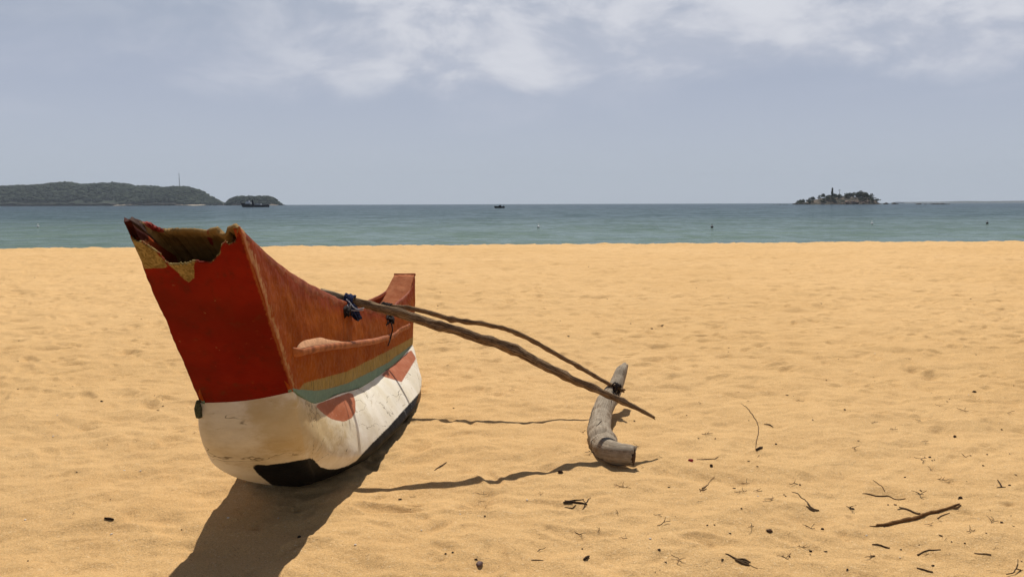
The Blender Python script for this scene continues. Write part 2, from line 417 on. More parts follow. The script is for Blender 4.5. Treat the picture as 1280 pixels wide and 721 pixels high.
o, hfc, Xc = land('distant_shore', 7200, [(1120, 252.6), (1170, 252.3), (1205, 251.4), (1230, 251.6), (1262, 251.2), (1300, 250.9), (1400, 249.5), (1600, 249)], 300,
     land_mat('distant_scrub', (0.05, 0.06, 0.05), (0.06, 0.07, 0.06), (0.08, 0.08, 0.07), (0.2, 0.18, 0.15), 2.0), 120, 10, base_py=255.2, extra=2.0); tag(o, kind='structure')
# woodland on the headlands: one mass of crowns
def forest(name, D, depth, hf, X, count, size, mat, seed):
    r = np.random.default_rng(seed); V, Fc = ico(1); V = np.array(V); mb = MB()
    for i in range(count):
        x = r.uniform(X[0], X[-1]); t = r.uniform(0.03, 0.62)
        h = float(hf(x)) * math.sin(math.pi * (t * 0.98 + 0.02)) ** 0.8
        if h < size * 0.62: continue
        s = size * r.uniform(0.5, 1.25); k = r.uniform(0.75, 1.25, (len(V), 1))
        mb.add(V * k * np.array([s, s, s * 0.62]) + np.array([x, D - depth / 2 + depth * t, SEA_Z - 1.2 + h + s * 0.05]), Fc)
    return tag(mb.build(name, mat), kind='stuff')
fm = Mat('far_canopy', 0.95, 0.05); fm.color(fm.mix(fm.ramp(fm.noise(0.04, 5, 0.65), 0.35, 0.65), (0.016, 0.027, 0.020), (0.045, 0.058, 0.036)))
forest('headland_woodland', 3000, 620, hf1, X1, 5200, 11, fm.m, 1)
forest('knoll_woodland', 2860, 420, hf2, X2, 1500, 9, fm.m, 2)
forest('islet_woodland', 2500, 120, hf3, X3, 420, 7, fm.m, 3)

# radio mast on the headland
def lattice_mast(px, py_top, py_base, D):
    b = P(px, py_base, D); t = P(px, py_top, D); H = t[2] - b[2]
    root = empty('radio_mast', b); tag(root, 'thin lattice radio mast on the crest of the green headland', 'mast')
    mt = plain('mast_steel', (0.10, 0.10, 0.11), 0.6); mb = MB(); w0, w1 = 2.4, 0.7
    c = lambda k, s: np.array([(w0 + (w1 - w0) * k) / 2 * s[0], (w0 + (w1 - w0) * k) / 2 * s[1], H * k]) + b
    S = [(-1, -1), (1, -1), (1, 1), (-1, 1)]
    for s in S: mb.tube([c(0, s), c(1, s)], 0.20, 5)
    for i in range(10):
        for q in range(4):
            mb.tube([c(i / 10, S[q]), c((i + 1) / 10, S[(q + 1) % 4])], 0.11, 4)
            mb.tube([c((i + 1) / 10, S[q]), c((i + 1) / 10, S[(q + 1) % 4])], 0.11, 4)
    mb.build('lattice', mt, root, False)
    MB().tube([b + [0, 0, H], b + [0, 0, H + 9]], 0.16, 6).build('antenna', mt, root)
    dm = MB(); dm.tube([b + [0, -1.3, H * .55], b + [0, -2.6, H * .55]], [0.8, 1.0], 12); dm.build('dish', plain('dish', (0.35, 0.35, 0.36)), root)
lattice_mast(224.5, 217, 235.5, 2860)

# ---- small rocky island on the right
ISL_D = 1200.0
isl_prof = [(976, 254.2), (990, 253.6), (996, 252.0), (1004, 250.0), (1012, 247.8), (1022, 245.8), (1032, 244), (1044, 243.3), (1058, 243), (1072, 243), (1080, 243.6), (1087, 246.5), (1091, 250.5), (1096, 252.4), (1106, 253.4)]
im = Mat('island_rock', 0.95, 0.15)
im.color(im.mix(im.ramp(im.noise(0.11, 6, 0.65), 0.40, 0.62), (0.045, 0.045, 0.034), (0.13, 0.10, 0.075))); im.bump(im.noise(0.5, 5, 0.7), 0.8, 1.2)
o, hfi, Xi = land('rocky_island', ISL_D, isl_prof, 60, im.m, 150, 30, 0.10, 7.0, 254.6); tag(o, kind='structure')
def leaf_mat(name, a, b):
    m = Mat(name, 0.8, 0.15); m.color(m.mix(m.ramp(m.noise(0.9, 3, 0.6), 0.35, 0.65), a, b)); return m.m
LM = [leaf_mat('leaf_dark', (0.040, 0.055, 0.028), (0.075, 0.09, 0.045)), leaf_mat('leaf_olive', (0.055, 0.065, 0.03), (0.095, 0.10, 0.05)), leaf_mat('leaf_dry', (0.085, 0.08, 0.045), (0.12, 0.11, 0.065))]
bark = plain('bark', (0.10, 0.08, 0.06))
def crown_mesh(seed, n=420, w=1.0, h=0.75):
    r = np.random.default_rng(seed); mb = MB()
    lobes = [(r.normal(0, 0.42, 3) * [w, w, h * 0.7] + [0, 0, h], r.uniform(0.34, 0.6)) for _ in range(9)]
    for i in range(n):
        c, s = lobes[r.integers(9)]; d = r.normal(size=3); d /= np.linalg.norm(d); p = c + d * s * r.uniform(0.55, 1.05) * [1, 1, 0.8]
        a = r.normal(size=3); a /= np.linalg.norm(a); b = np.cross(a, r.normal(size=3)); b /= np.linalg.norm(b); q = r.uniform(0.07, 0.15)
        mb.add([p - a * q - b * q * .5, p + a * q - b * q * .5, p + a * q * .8 + b * q * .6, p - a * q * .7 + b * q * .7], [(0, 1, 2, 3)])
    return mesh('crown', mb.v, mb.f)
crowns = [crown_mesh(s) for s in (1, 2, 3, 4)]
for i, c in enumerate(crowns): c.materials.append(LM[(0, 0, 1, 2)[i]])
tv, tf, _ = tube([(0, 0, -0.6), (0.05, 0, 0.2), (0.0, 0.03, 0.8)], [0.07, 0.05, 0.03], 6); trunk_me = mesh('trunk', tv, tf); trunk_me.materials.append(bark)
r = np.random.default_rng(12)
spots = []
for i in range(88):
    px = r.uniform(994, 1090); t = r.uniform(0.10, 0.62)
    if 1041 < px < 1064 and t < 0.3: t += 0.25
    spots.append((px, t, r.uniform(1.6, 4.0) * (1.35 if r.random() < .15 else 1)))
for px, s in ((1063, 5.0), (1067, 5.6), (1071, 6.0), (1075, 5.6), (1079, 5.0), (1083, 4.2), (1060, 4.4), (1069, 5.2), (1077, 4.8)): spots.append((px, r.uniform(0.36, 0.5), s))
for i, (px, t, s) in enumerate(spots):
    x = (px - 640) / F * ISL_D; yy_ = ISL_D - 30 + 60 * t; h = float(hfi(x)) * math.sin(math.pi * (t * 0.98 + 0.02)) ** 0.8
    k = 3 if (1040 < px < 1062 and t < 0.35) else int(r.choice([0, 1, 2, 2]))
    e = empty('island_tree', (x, yy_, SEA_Z - 1.2 + h + 0.2), r.uniform(0, 6.28)); e.scale = (s * 0.9, s * 0.9, s * r.uniform(0.7, 0.95))
    tag(e, 'bushy low tree growing on the small rocky island', 'tree', 'trees on the small rocky island')
    for nm, mm in (('crown', crowns[k]), ('trunk', trunk_me)):
        q = bpy.data.objects.new(nm, mm); col.objects.link(q); q.parent = e
# a slim pointed tree and a lone palm stand above the rest
b = P(1040.3, 243.5, ISL_D); e = empty('slender_tree', b); tag(e, 'tall narrow pointed tree standing highest on the rocky island', 'tree')
mb = MB(); rr = np.random.default_rng(5); Ht = 9.0
for i in range(420):
    z = rr.uniform(0.05, 1); w = 1.25 * (1 - z) ** 0.6 * rr.uniform(0.2, 1); a = rr.uniform(0, 6.283); p = b + np.array([w * math.cos(a), w * math.sin(a), z * Ht])
    u = rr.normal(size=3) * 0.5; v2 = rr.normal(size=3) * 0.5; mb.add([p - u, p + u * .4 + v2, p + u, p - v2], [(0, 1, 2, 3)])
mb.build('crown', LM[0], e, False); MB().tube([b - [0, 0, 2], b + [0, 0, Ht * .9]], [0.35, 0.08], 6).build('trunk', bark, e)
b = P(1049.2, 243.2, ISL_D); e = empty('palm_tree', b); tag(e, 'lone small palm with a round head beside the pointed tree', 'palm')
MB().tube(smooth_path([b - [0, 0, 1.5], b + [0.2, 0, 3], b + [0.1, 0, 6.2]], 8), [0.3] * 4 + [0.22] * 4, 6).build('trunk', bark, e)
mb = MB(); top = b + [0.1, 0, 6.2]
for i in range(15):
    a = i * 2.4; L = 1.9; el = 0.9 - 1.1 * (i / 15)
    pts = [top + np.array([math.cos(a) * L * s * math.cos(el), math.sin(a) * L * s * math.cos(el), L * s * math.sin(el) - 1.1 * s * s]) for s in np.linspace(0, 1, 6)]
    mb.tube(pts, [0.10, 0.30, 0.34, 0.28, 0.16, 0.03], 4, flat=0.25)
mb.build('fronds', LM[0], e, False)
# shore boulders
bm_ = Mat('boulder', 0.9, 0.2); bm_.color(bm_.mix(bm_.ramp(bm_.noise(0.35, 5, 0.6), 0.35, 0.65), (0.09, 0.07, 0.06), (0.27, 0.185, 0.14))); bm_.bump(bm_.noise(0.9, 5), 0.6, 0.6)
dm_ = Mat('dark_boulder', 0.9, 0.2); dm_.color(dm_.mix(dm_.ramp(dm_.noise(0.4, 5, 0.6), 0.35, 0.65), (0.022, 0.022, 0.022), (0.065, 0.058, 0.05)))
rocks = []
for i in range(4):
    V_, F_ = ico(3, (1, 1, 1), 0.28, 1.4, i * 5 + 1); rocks.append((V_, F_))
def rock(x, y, z, s, mat, k, lab, grp, name='boulder'):
    V_, F_ = rocks[k]; me = mesh(name, V_ * np.array(s), F_); o = link(name, me, mat); o.location = (x, y, z); o.rotation_euler = (0, 0, random.uniform(0, 6.28))
    return tag(o, lab, 'boulder', grp)
for i in range(26):
    px = (1041 + i * 1.15) if i < 20 else random.uniform(1062, 1084); s = random.uniform(1.3, 3.0)
    x = (px - 640) / F * ISL_D
    rock(x, ISL_D - 29 + random.uniform(-2, 6), SEA_Z + random.uniform(0.2, 3.4 if 3 < i < 24 else 0.8), (s, s, s * 0.7), bm_.m, i % 4,
         'pale pinkish boulder on the near shore of the rocky island', 'pale boulders below the island trees')
for i in range(26):
    px = random.choice([random.uniform(980, 1000), random.uniform(988, 1002), random.uniform(1092, 1108), random.uniform(1002, 1040)]); s = random.uniform(1.3, 2.6)
    rock((px - 640) / F * ISL_D, ISL_D - 27 + random.uniform(-3, 5), SEA_Z + 0.2, (s * 1.3, s, s * 0.75), dm_.m, i % 4, 'dark wet boulder at the waterline of the rocky island', 'dark boulders around the island shore')
for i in range(14):
    px = 1143 + i * 3.1 + random.uniform(-1, 1); s = random.uniform(0.8, 1.7)
    rock((px - 640) / F * 1000, 1000 + random.uniform(-6, 6), SEA_Z - 0.1, (s * 2.0, s * 1.3, s * 0.75), dm_.m, i % 4, 'low dark rock breaking the water right of the rocky island', 'rocks of the low reef', 'reef_rock')
for i in range(5):
    px = 966 + i * 4; s = random.uniform(0.6, 1.1)
    rock((px - 640) / F * 1100, 1100, SEA_Z - 0.1, (s * 2.0, s * 1.3, s * 0.7), dm_.m, i % 4, 'tiny dark rock just left of the rocky island', 'small rocks left of the island', 'reef_rock')

# ------------------------------------------------------------------ vessels and buoys
def ship():
    D = 700.0; s = D / F; o = P(301, 255, D); x0 = o[0]; z0 = SEA_Z
    root = empty('cargo_ship', (x0 + 17 * s, D, z0)); tag(root, 'dark blue ship with a raised bow anchored before the small islet', 'ship')
    dk = plain('ship_hull', (0.008, 0.009, 0.018), 0.9, 0.03); wh = plain('ship_white', (0.40, 0.42, 0.45), 0.5); gr = plain('ship_mast', (0.05, 0.05, 0.06))
    st = np.linspace(0, 1, 24); v = []
    for t in st:
        x = x0 + t * 34.5 * s; w = 3.4 * math.sin(math.pi * min(1, 0.06 + t * 1.35) / 2) ** 0.7 if t < 0.75 else 3.4 * (1 - 0.35 * ((t - .75) / .25) ** 2)
        zt = z0 + 1.9 + 1.9 * max(0, 1 - t / 0.38) ** 1.1 + 0.25 * max(0, t - .8); rk = max(0, 1 - t / 0.2) * 2.0
        for w_, z_, dx in ((w, zt, 0), (w * .9, z0 + .3, rk * .7), (w * .6, z0 - 1.0, rk), (-w * .6, z0 - 1.0, rk), (-w * .9, z0 + .3, rk * .7), (-w, zt, 0)):
            v.append((x + dx, D + w_, z_))
    n = len(st); f = grid_faces(n, 6, True); f += [tuple(range(5, -1, -1)), tuple(range((n - 1) * 6, n * 6))]
    link('hull', mesh('hull', v, f), dk, root, False)
    mb = MB(); mb.box((x0 + 9.8 * s, D, z0 + 3.5), (6.5 * s, 4.4, 1.5), 0, 0.9); mb.box((x0 + 9.0 * s, D, z0 + 4.9), (3.6 * s, 3.8, 1.5), 0, 0.85)
    h = mb.build('wheelhouse', wh, root, False); mb = MB(); mb.box((x0 + 9.0 * s, D - 1.75, z0 + 5.05), (3.0 * s, 0.2, 0.55)); mb.build('window', gr, h, False)
    MB().box((x0 + 15.4 * s, D, z0 + 3.6), (2.3 * s, 2.2, 4.6), 0, 0.5, -1.0 * s).build('funnel', dk, root, False)
    MB().box((x0 + 22 * s, D, z0 + 2.3), (7 * s, 4.0, 0.9), 0, 0.9).build('hatch', wh, root, False)
    mb = MB(); mb.tube([(x0 + 10.5 * s, D, z0 + 4), (x0 + 10.5 * s, D, z0 + 10.3)], [0.2, 0.14], 6); mb.tube([(x0 + 9.6 * s, D, z0 + 9.2), (x0 + 11.4 * s, D, z0 + 9.2)], 0.12, 5); mb.build('mast', gr, root)
    mb = MB(); mb.tube([(x0 + 30 * s, D, z0 + 1), (x0 + 30 * s, D, z0 + 4.2)], 0.12, 5); mb.build('stern_pole', gr, root)
ship()
def fishing_boat():
    D = 420.0; s = D / F; x0 = P(617.5, 256, D)[0]; z0 = SEA_Z; root = empty('fishing_boat', (x0 + 7 * s, D, z0)); tag(root, 'small dark fishing boat alone on the horizon', 'boat')
    dk = plain('boat_dark', (0.008, 0.010, 0.012), 0.9, 0.03); v = []; st = np.linspace(0, 1, 18)
    for t in st:
        x = x0 + t * 13.5 * s; w = 0.9 * max(0.06, math.sin(math.pi * (0.05 + 0.9 * t))) ** 0.6; zt = z0 + 0.72 + 0.5 * (1 - t) ** 2 * 0.7 + 0.12 * t * t
        rk = 0.5 * max(0, 1 - t / .2) - 0.3 * max(0, (t - .85) / .15)
        for w_, z_, dx in ((w, zt, 0), (w * .85, z0 + .2, rk * .7), (w * .4, z0 - .3, rk), (-w * .4, z0 - .3, rk), (-w * .85, z0 + .2, rk * .7), (-w, zt, 0)): v.append((x + dx, D + w_, z_))
    f = grid_faces(18, 6, True) + [(5, 4, 3, 2, 1, 0), tuple(range(17 * 6, 18 * 6))]
    link('hull', mesh('hull', v, f), dk, root, False)
    MB().box((x0 + 7.3 * s, D, z0 + 1.0), (3.2 * s, 1.0, 0.75), 0, 0.85).build('cabin', dk, root, False)
    MB().tube([(x0 + 7.6 * s, D, z0 + 1), (x0 + 7.6 * s, D, z0 + 2.1)], 0.05, 5).build('mast', dk, root)
    MB().box((x0 + 11.8 * s, D, z0 + 0.9), (0.8 * s, .4, .7), 0, 0.8).build('outboard_motor', dk, root, False)
fishing_boat()
wb = plain('buoy_white', (0.75, 0.75, 0.72), 0.4, var=0.08); db = plain('buoy_dark', (0.10, 0.09, 0.09), 0.5)
for px, py, c, lab in ((47.5, 283, wb, 'white float on the water left of the canoe bow'), (673, 283.5, wb, 'white float on the water nearest below the fishing boat'), (890, 283.5, db, 'dark float on the water left of the rocky island'),
                  (1090, 279.3, wb, 'white float on the water below the right end of the rocky island'), (1234, 278.8, db, 'dark float on the water farthest right')):
    d = ray(px, py); t = (SEA_Z + 0.08 - CAM_H) / d[2]; p = np.array([d[0] * t, d[1] * t, SEA_Z])
    root = empty('mooring_float', p); tag(root, lab, 'float')
    V_, F_ = ico(2, (0.125, 0.125, 0.11)); link('float_body', mesh('float_body', V_ + p + [0, 0, 0.08], F_), c, root)
    v_, f_, _ = tube([p + [0.06 * math.cos(a), 0, 0.25 + 0.06 * math.sin(a)] for a in np.linspace(-.6, 3.74, 10)], 0.016, 6); link('eyelet', mesh('eyelet', v_, f_), c, root)

# ------------------------------------------------------------------ outrigger canoe
cx = pchip([2.5, 2.72, 3.36, 4.5, 5.8, 7.02, 7.3], [-1.072, -1.072, -1.080, -1.065, -1.0, -0.90, -0.87])
xg = pchip([2.92, 3.55, 4.5, 5.8, 7.02], [-0.945, -0.925, -0.90, -0.857, -0.815])
xc = pchip([3.55, 3.85, 4.2, 4.75, 5.4, 6.1, 6.72], [-0.928, -0.898, -0.868, -0.853, -0.828, -0.808, -0.800])
gun_px = [(300, 285, 2.72), (318, 303, 2.90), (340, 325, 3.15), (375, 352, 3.60), (405, 367.5, 4.06), (430, 378.5, 4.5), (470, 388, 5.35), (489, 391, 5.93), (497, 380, 6.17), (507, 371, 6.55), (515, 359, 6.88), (519, 344, 7.02)]
chi_px = [(366, 487, 3.36), (378, 497, 3.53), (393, 504, 3.76), (423, 493, 4.2), (451, 484, 4.75), (479, 466, 5.4), (500, 448, 6.1), (515.5, 431, 6.72)]
zg = pchip([p[2] for p in gun_px], [P(*p)[2] for p in gun_px])
zc = pchip([p[2] for p in chi_px], [P(*p)[2] for p in chi_px])
def lat(pts, deg):
    Y = np.array([p[2] for p in pts]); X = np.array([P(*p)[0] for p in pts]); co = np.polyfit(Y - 4.5, X, deg); return lambda y: np.polyval(co, np.asarray(y, float) - 4.5)
xg = lat(gun_px, 3); xc = lat(chi_px, 3)
BL, BR, TL, TR = P(251, 502, 3.36), P(366.5, 488, 3.36), P(155.5, 277, 2.72), P(300, 285, 2.72)
heel = lambda y: 0.045 * np.clip(1 - (np.asarray(y, float) - 3.36) / 1.3, 0, 1)
canoe = empty('outrigger_canoe', (-1.06, 4.7, 0.0))
tag(canoe, 'red and white outrigger canoe with a broken bow beached on the sand', 'canoe')

# paint
def plank_mat():
    m = Mat('plank_paint', 0.75, 0.03)
    n1 = m.noise(7, 6, 0.6, stretch=(1, 0.5, 1)); n2 = m.noise(38, 4, 0.6); drip = m.noise(26, 5, 0.65, stretch=(1, 1, 0.10))
    c = m.mix(m.ramp(n1, 0.32, 0.70), (0.225, 0.042, 0.002), (0.31, 0.074, 0.006))
    c = m.mix(m.ramp(m.noise(3.2, 5, 0.6), 0.5, 0.75, 0, 0.45), c, (0.20, 0.075, 0.025))
    c = m.mix(m.ramp(n2, 0.60, 0.76, 0, 0.35), c, (0.42, 0.16, 0.04))
    # older dark red under-coat running down from the rim
    top = m.math('ADD', m.attr('drop'), m.math('MULTIPLY', m.math('SUBTRACT', drip, 0.5), 0.42))
    c = m.mix(m.ramp(top, 0.20, 0.07, 0.0, 0.85), c, (0.22, 0.035, 0.012))
    bow = m.math('ADD', m.attr('bowd'), m.math('MULTIPLY', m.math('SUBTRACT', n2, 0.5), 0.07))
    c = m.mix(m.ramp(bow, 0.10, 0.02, 0, 0.6), c, (0.27, 0.05, 0.014))
    c = m.mix(m.ramp(m.math('ABSOLUTE', m.math('SUBTRACT', bow, 0.030)), 0.016, 0.0, 0, 0.55), c, (0.44, 0.27, 0.11))
    scar = m.noise(70, 3, 0.7, stretch=(1, 1, 0.16))
    ol = m.mix(m.ramp(scar, 0.42, 0.66), (0.32, 0.225, 0.068), (0.20, 0.145, 0.055)); ol = m.mix(m.ramp(scar, 0.64, 0.70), ol, (0.06, 0.045, 0.025))
    te = m.mix(m.ramp(n2, 0.4, 0.7), (0.125, 0.215, 0.18), (0.185, 0.28, 0.225)); te = m.mix(m.ramp(n1, 0.56, 0.72, 0, 0.5), te, (0.10, 0.13, 0.09))
    c = m.mix(m.edge('olive', 1.6, 60), c, ol); c = m.mix(m.edge('teal', 1.0, 60), c, te)
    c = m.mix(m.edge('tip', 3.0, 40, 2.0), c, (0.045, 0.010, 0.006))
    crk = m.ramp(m.noise(5, 4, 0.6, dist=1.5), 0.495, 0.505); crk = m.math('MULTIPLY', crk, m.math('SUBTRACT', 1.0, crk))
    c = m.mix(m.math('MULTIPLY', crk, 1.6), c, (0.05, 0.02, 0.012))
    m.color(c); m.bump(n1, 0.35, 0.02); m.bump(n2, 0.4, 0.006); m.bump(drip, 0.35, 0.006)
    m.put(m.b.inputs['Roughness'], m.ramp(n2, 0.3, 0.7, 0.45, 0.8)); return m.m
def rim_mat():
    m = Mat('rim_paint', 0.65, 0.15); n1 = m.noise(12, 5, 0.65); n2 = m.noise(60, 4, 0.6)
    c = m.mix(m.ramp(n1, 0.35, 0.68), (0.20, 0.030, 0.008), (0.30, 0.075, 0.018)); c = m.mix(m.ramp(n2, 0.60, 0.74), c, (0.42, 0.27, 0.14))
    c = m.mix(m.ramp(m.noise(30, 5, 0.7), 0.62, 0.70, 0, 0.8), c, (0.05, 0.022, 0.012))
    m.color(c); m.bump(n1, 0.5, 0.015); m.bump(n2, 0.4, 0.005); return m.m
def panel_mat():
    m = Mat('bow_paint', 0.65, 0.04); n1 = m.noise(5, 6, 0.6); n2 = m.noise(45, 5, 0.65)
    c = m.mix(m.ramp(n1, 0.3, 0.7), (0.140, 0.0065, 0.0025), (0.200, 0.012, 0.004))
    c = m.mix(m.ramp(m.noise(2.4, 5, 0.6), 0.42, 0.68, 0, 0.7), c, (0.115, 0.010, 0.003)); c = m.mix(m.ramp(m.noise(14, 6, 0.75), 0.55, 0.70, 0, 0.75), c, (0.10, 0.022, 0.008)); c = m.mix(m.ramp(n2, 0.64, 0.76, 0, 0.3), c, (0.28, 0.07, 0.02))
    c = m.mix(m.ramp(m.noise(16, 6, 0.7, stretch=(1, 1, 0.22)), 0.52, 0.68, 0, 0.7), c, (0.085, 0.012, 0.005)); c = m.mix(m.ramp(m.noise(24, 6, 0.75, stretch=(1, 1, 0.5)), 0.62, 0.70, 0, 0.30), c, (0.30, 0.07, 0.02)); c = m.mix(m.ramp(m.noise(34, 3, 0.6), 0.70, 0.74, 0, 0.3), c, (0.34, 0.20, 0.09))
    raw = m.mix(m.ramp(m.noise(42, 6, 0.8, dist=1.2), 0.40, 0.60), (0.13, 0.085, 0.024), (0.30, 0.21, 0.075))
    c = m.mix(m.edge('raw', 2.2, 40, 0.8), c, raw)
    tan = m.math('ADD', m.attr('corner'), m.math('MULTIPLY', m.math('SUBTRACT', n2, 0.5), 8)); c = m.mix(m.ramp(tan, 3.5, 0.5, 0, 0.5), c, (0.34, 0.13, 0.04))
    m.color(c); m.bump(n1, 0.4, 0.02); m.bump(n2, 0.4, 0.005); return m.m
def hull_mat():
    m = Mat('hull_paint', 0.6, 0.08); n1 = m.noise(4.5, 6, 0.62); n2 = m.noise(40, 5, 0.65); n3 = m.noise(11, 7, 0.7, stretch=(.6, .6, 1.4))
    c = m.mix(m.ramp(n1, 0.35, 0.7), (0.82, 0.77, 0.66), (0.72, 0.65, 0.50))
    c = m.mix(m.ramp(n3, 0.56, 0.74, 0, 0.5), c, (0.47, 0.36, 0.20)); c = m.mix(m.ramp(n2, 0.66, 0.76, 0, 0.6), c, (0.34, 0.26, 0.16))
    dirt = m.math('ADD', m.attr('dirt'), m.math('MULTIPLY', m.math('SUBTRACT', n3, 0.5), 60)); dc = m.mix(m.ramp(n3, 0.35, 0.7), (0.36, 0.235, 0.085), (0.52, 0.37, 0.165))
    c = m.mix(m.ramp(dirt, -14, 16, 0, 0.85), c, dc)
    fr = m.math('ADD', m.attr('front'), m.math('MULTIPLY', m.math('SUBTRACT', n1, 0.5), 50)); c = m.mix(m.ramp(fr, -18, 22, 0, 0.62), c, m.mix(m.ramp(n3, .35, .7), (0.62, 0.50, 0.29), (0.46, 0.34, 0.17)))
    sc2 = m.noise(9, 7, 0.75, stretch=(0.5, 0.5, 3.0), dist=.6); c = m.mix(m.ramp(sc2, 0.60, 0.66, 0, 0.5), c, (0.33, 0.24, 0.12)); c = m.mix(m.ramp(sc2, 0.30, 0.36, 0.35, 0), c, (0.80, 0.74, 0.60))
    w = m.noise(2.6, 4, 0.55, stretch=(0.6, 0.6, 1.8), dist=1.0); k = m.math('ABSOLUTE', m.math('SUBTRACT', w, 0.5)); crk = m.math('MULTIPLY', m.ramp(k, 0.007, 0.001), m.ramp(n1, 0.45, 0.55))
    c = m.mix(m.math('MULTIPLY', crk, 0.75), c, (0.12, 0.08, 0.045))
    sal = m.mix(m.ramp(n3, 0.4, 0.7), (0.36, 0.110, 0.048), (0.45, 0.165, 0.085)); sal = m.mix(m.ramp(n2, 0.62, 0.74, 0, 0.6), sal, (0.60, 0.40, 0.30))
    c = m.mix(m.edge('salmon', 0.7, 60), c, sal)
    blk = m.mix(m.ramp(n1, 0.4, 0.7), (0.0025, 0.003, 0.005), (0.007, 0.008, 0.011))
    scuff = m.ramp(m.noise(18, 6, 0.7), 0.55, 0.70, 0, 0.75); c2 = m.mix(m.math('MULTIPLY', scuff, m.ramp(m.attr('aft'), 0.2, 0.6)), blk, (0.22, 0.22, 0.22))
    c = m.mix(m.edge('black', 1.2, 45), c, c2)
    m.color(c); m.bump(n1, 0.30, 0.02); m.bump(n3, 0.25, 0.008); m.bump(n2, 0.3, 0.003); m.bump(crk, -0.5, 0.004); return m.m

# hull (rounded dug-out body under the planks)
yt_ = pchip([0, .08, .2, .36, .55, .75, .92, 1], [3.36, 3.60, 4.0, 4.62, 5.3, 5.95, 6.5, 6.74])
yk_ = pchip([0, .08, .2, .36, .55, .75, .92, 1], [4.12, 4.21, 4.46, 4.95, 5.45, 5.95, 6.32, 6.45])
wt_ = lambda y: xc(y) - cx(y)
wb_ = pchip([0, .08, .2, .36, .55, .75, .92, 1], [0.210, 0.245, 0.312, 0.362, 0.366, 0.325, 0.250, 0.185])
zk_ = pchip([0, .1, .3, .6, 1], [0.0, -0.02, -0.04, -0.04, 0.03])
pw_ = pchip([0, .15, .4, 1], [2.3, 2.0, 1.2, 1.4])
NS, NP = 150, 41
half = np.linspace(0, 1, NP)                # 0 = plank foot, 1 = keel
def section(t, side, wscale=1.0, bulge=0.0):
    yt, yk = float(yt_(t)), float(yk_(t)); z1 = float(zc(yt)) - heel(yt) * (1 - side * wscale) / 2; z0 = float(zk_(t)); kb = max(0.0, 1 - t / 0.22); fz = (0.46 if side < 0 else 0.28) * (1 - kb) + 0.62 * kb; zb = z0 + fz * (z1 - z0)
    wt, wb = float(wt_(yt)), float(wb_(t)); out = []
    for s in half:
        if s < 0.36:
            a = s / 0.36 * math.pi / 2; lin = a / (math.pi / 2); q = 0.0 if side < 0 else 0.80 * min(1, t / 0.10); w = wt + (wb - wt) * (math.sin(a) ** 0.9 * (1 - q) + lin * q); z = zb + (z1 - zb) * (math.cos(a) * (1 - q) + (1 - lin) * q)
        else:
            a = (s - 0.36) / 0.64 * math.pi / 2; w = wb * math.cos(a) ** 0.95 if s < 0.999 else 0.0; z = zb - (zb - z0) * math.sin(a) ** 1.1
        fr = min(1.0, max(0.0, (z1 - z) / (z1 - z0))); y = yt + (yk - yt) * fr ** float(pw_(t)) - bulge * min(1, fr * 3.0) * (1 - 0.5 * fr)
        out.append((float(cx(y)) + side * w * wscale, y, z))
    return out
rows, flag = [], []
caps = [(math.cos(a) ** 0.8, 0.085 * math.sin(a)) for a in np.linspace(math.pi / 2, 0, 16)[:-1]]
def full(t, ws=1.0, bg_=0.0):
    s_ = section(t, 1, ws, bg_); p_ = section(t, -1, ws, bg_); return s_ + p_[-2::-1]
for ws, bg_ in caps: rows.append(full(0, ws if ws > 0.01 else 0.0, bg_)); flag.append(0)
for t in np.linspace(0, 1, NS): rows.append(full(t)); flag.append(1)
for ws, bg_ in [(math.cos(a) ** 0.8, -0.10 * math.sin(a)) for a in np.linspace(0, math.pi / 2, 10)[1:]]: rows.append(full(1, max(ws, 1e-3), bg_)); flag.append(2)
Vh = np.array(rows).reshape(-1, 3); M2 = 2 * NP - 1
disp = 0.006 * pnoise(Vh[:, 1] * 3, Vh[:, 2] * 5 + Vh[:, 0] * 4, 2) + 0.003 * pnoise(Vh[:, 1] * 9, Vh[:, 2] * 11 + Vh[:, 0] * 9, 3)
Vh[:, 0] += disp * np.sign(Vh[:, 0] - cx(Vh[:, 1]))
hull_me = mesh('hull', Vh, grid_faces(len(rows), M2))
S_ = np.repeat(np.array(flag), M2); port = (np.tile(np.arange(M2), len(rows)) >= NP) & (S_ == 1)
mir = Vh.copy(); mir[port, 0] = 2 * cx(Vh[port, 1]) - Vh[port, 0]
px_h = proj(mir)
salA = [(393, 506), (415, 498), (440, 489), (444, 500), (444.5, 515), (440, 522), (430, 527), (415, 524), (403, 516)]
salB = [(451, 485), (465, 477), (478, 470), (502, 477.5), (511, 463), (520, 448), (514, 437), (479, 466)]
blk = [(313, 580), (330, 581), (350, 579), (390, 572), (400, 583), (410, 586), (420, 586), (434, 582), (446, 575), (464, 555), (488, 531), (503, 514), (523, 492), (560, 500), (560, 700), (390, 700), (360, 622), (340, 606), (322, 592)]
attr(hull_me, 'salmon', np.maximum(poly_sd(px_h, salA), poly_sd(px_h, salB)) - np.where(port, 0.0, 0.0))
bd = poly_sd(px_h, blk); bd = np.where(port, (0.09 - Vh[:, 2]) * 250, bd); attr(hull_me, 'black', bd)
attr(hull_me, 'dirt', poly_sd(px_h, [(300, 500), (345, 496), (385, 500), (420, 530), (430, 560), (400, 568), (345, 570), (318, 545)]))
attr(hull_me, 'front', poly_sd(px_h, [(235, 495), (369, 484), (432, 528), (445, 575), (320, 590), (250, 560)]))
attr(hull_me, 'aft', np.clip((Vh[:, 1] - 4.2) / 1.6, 0, 1))
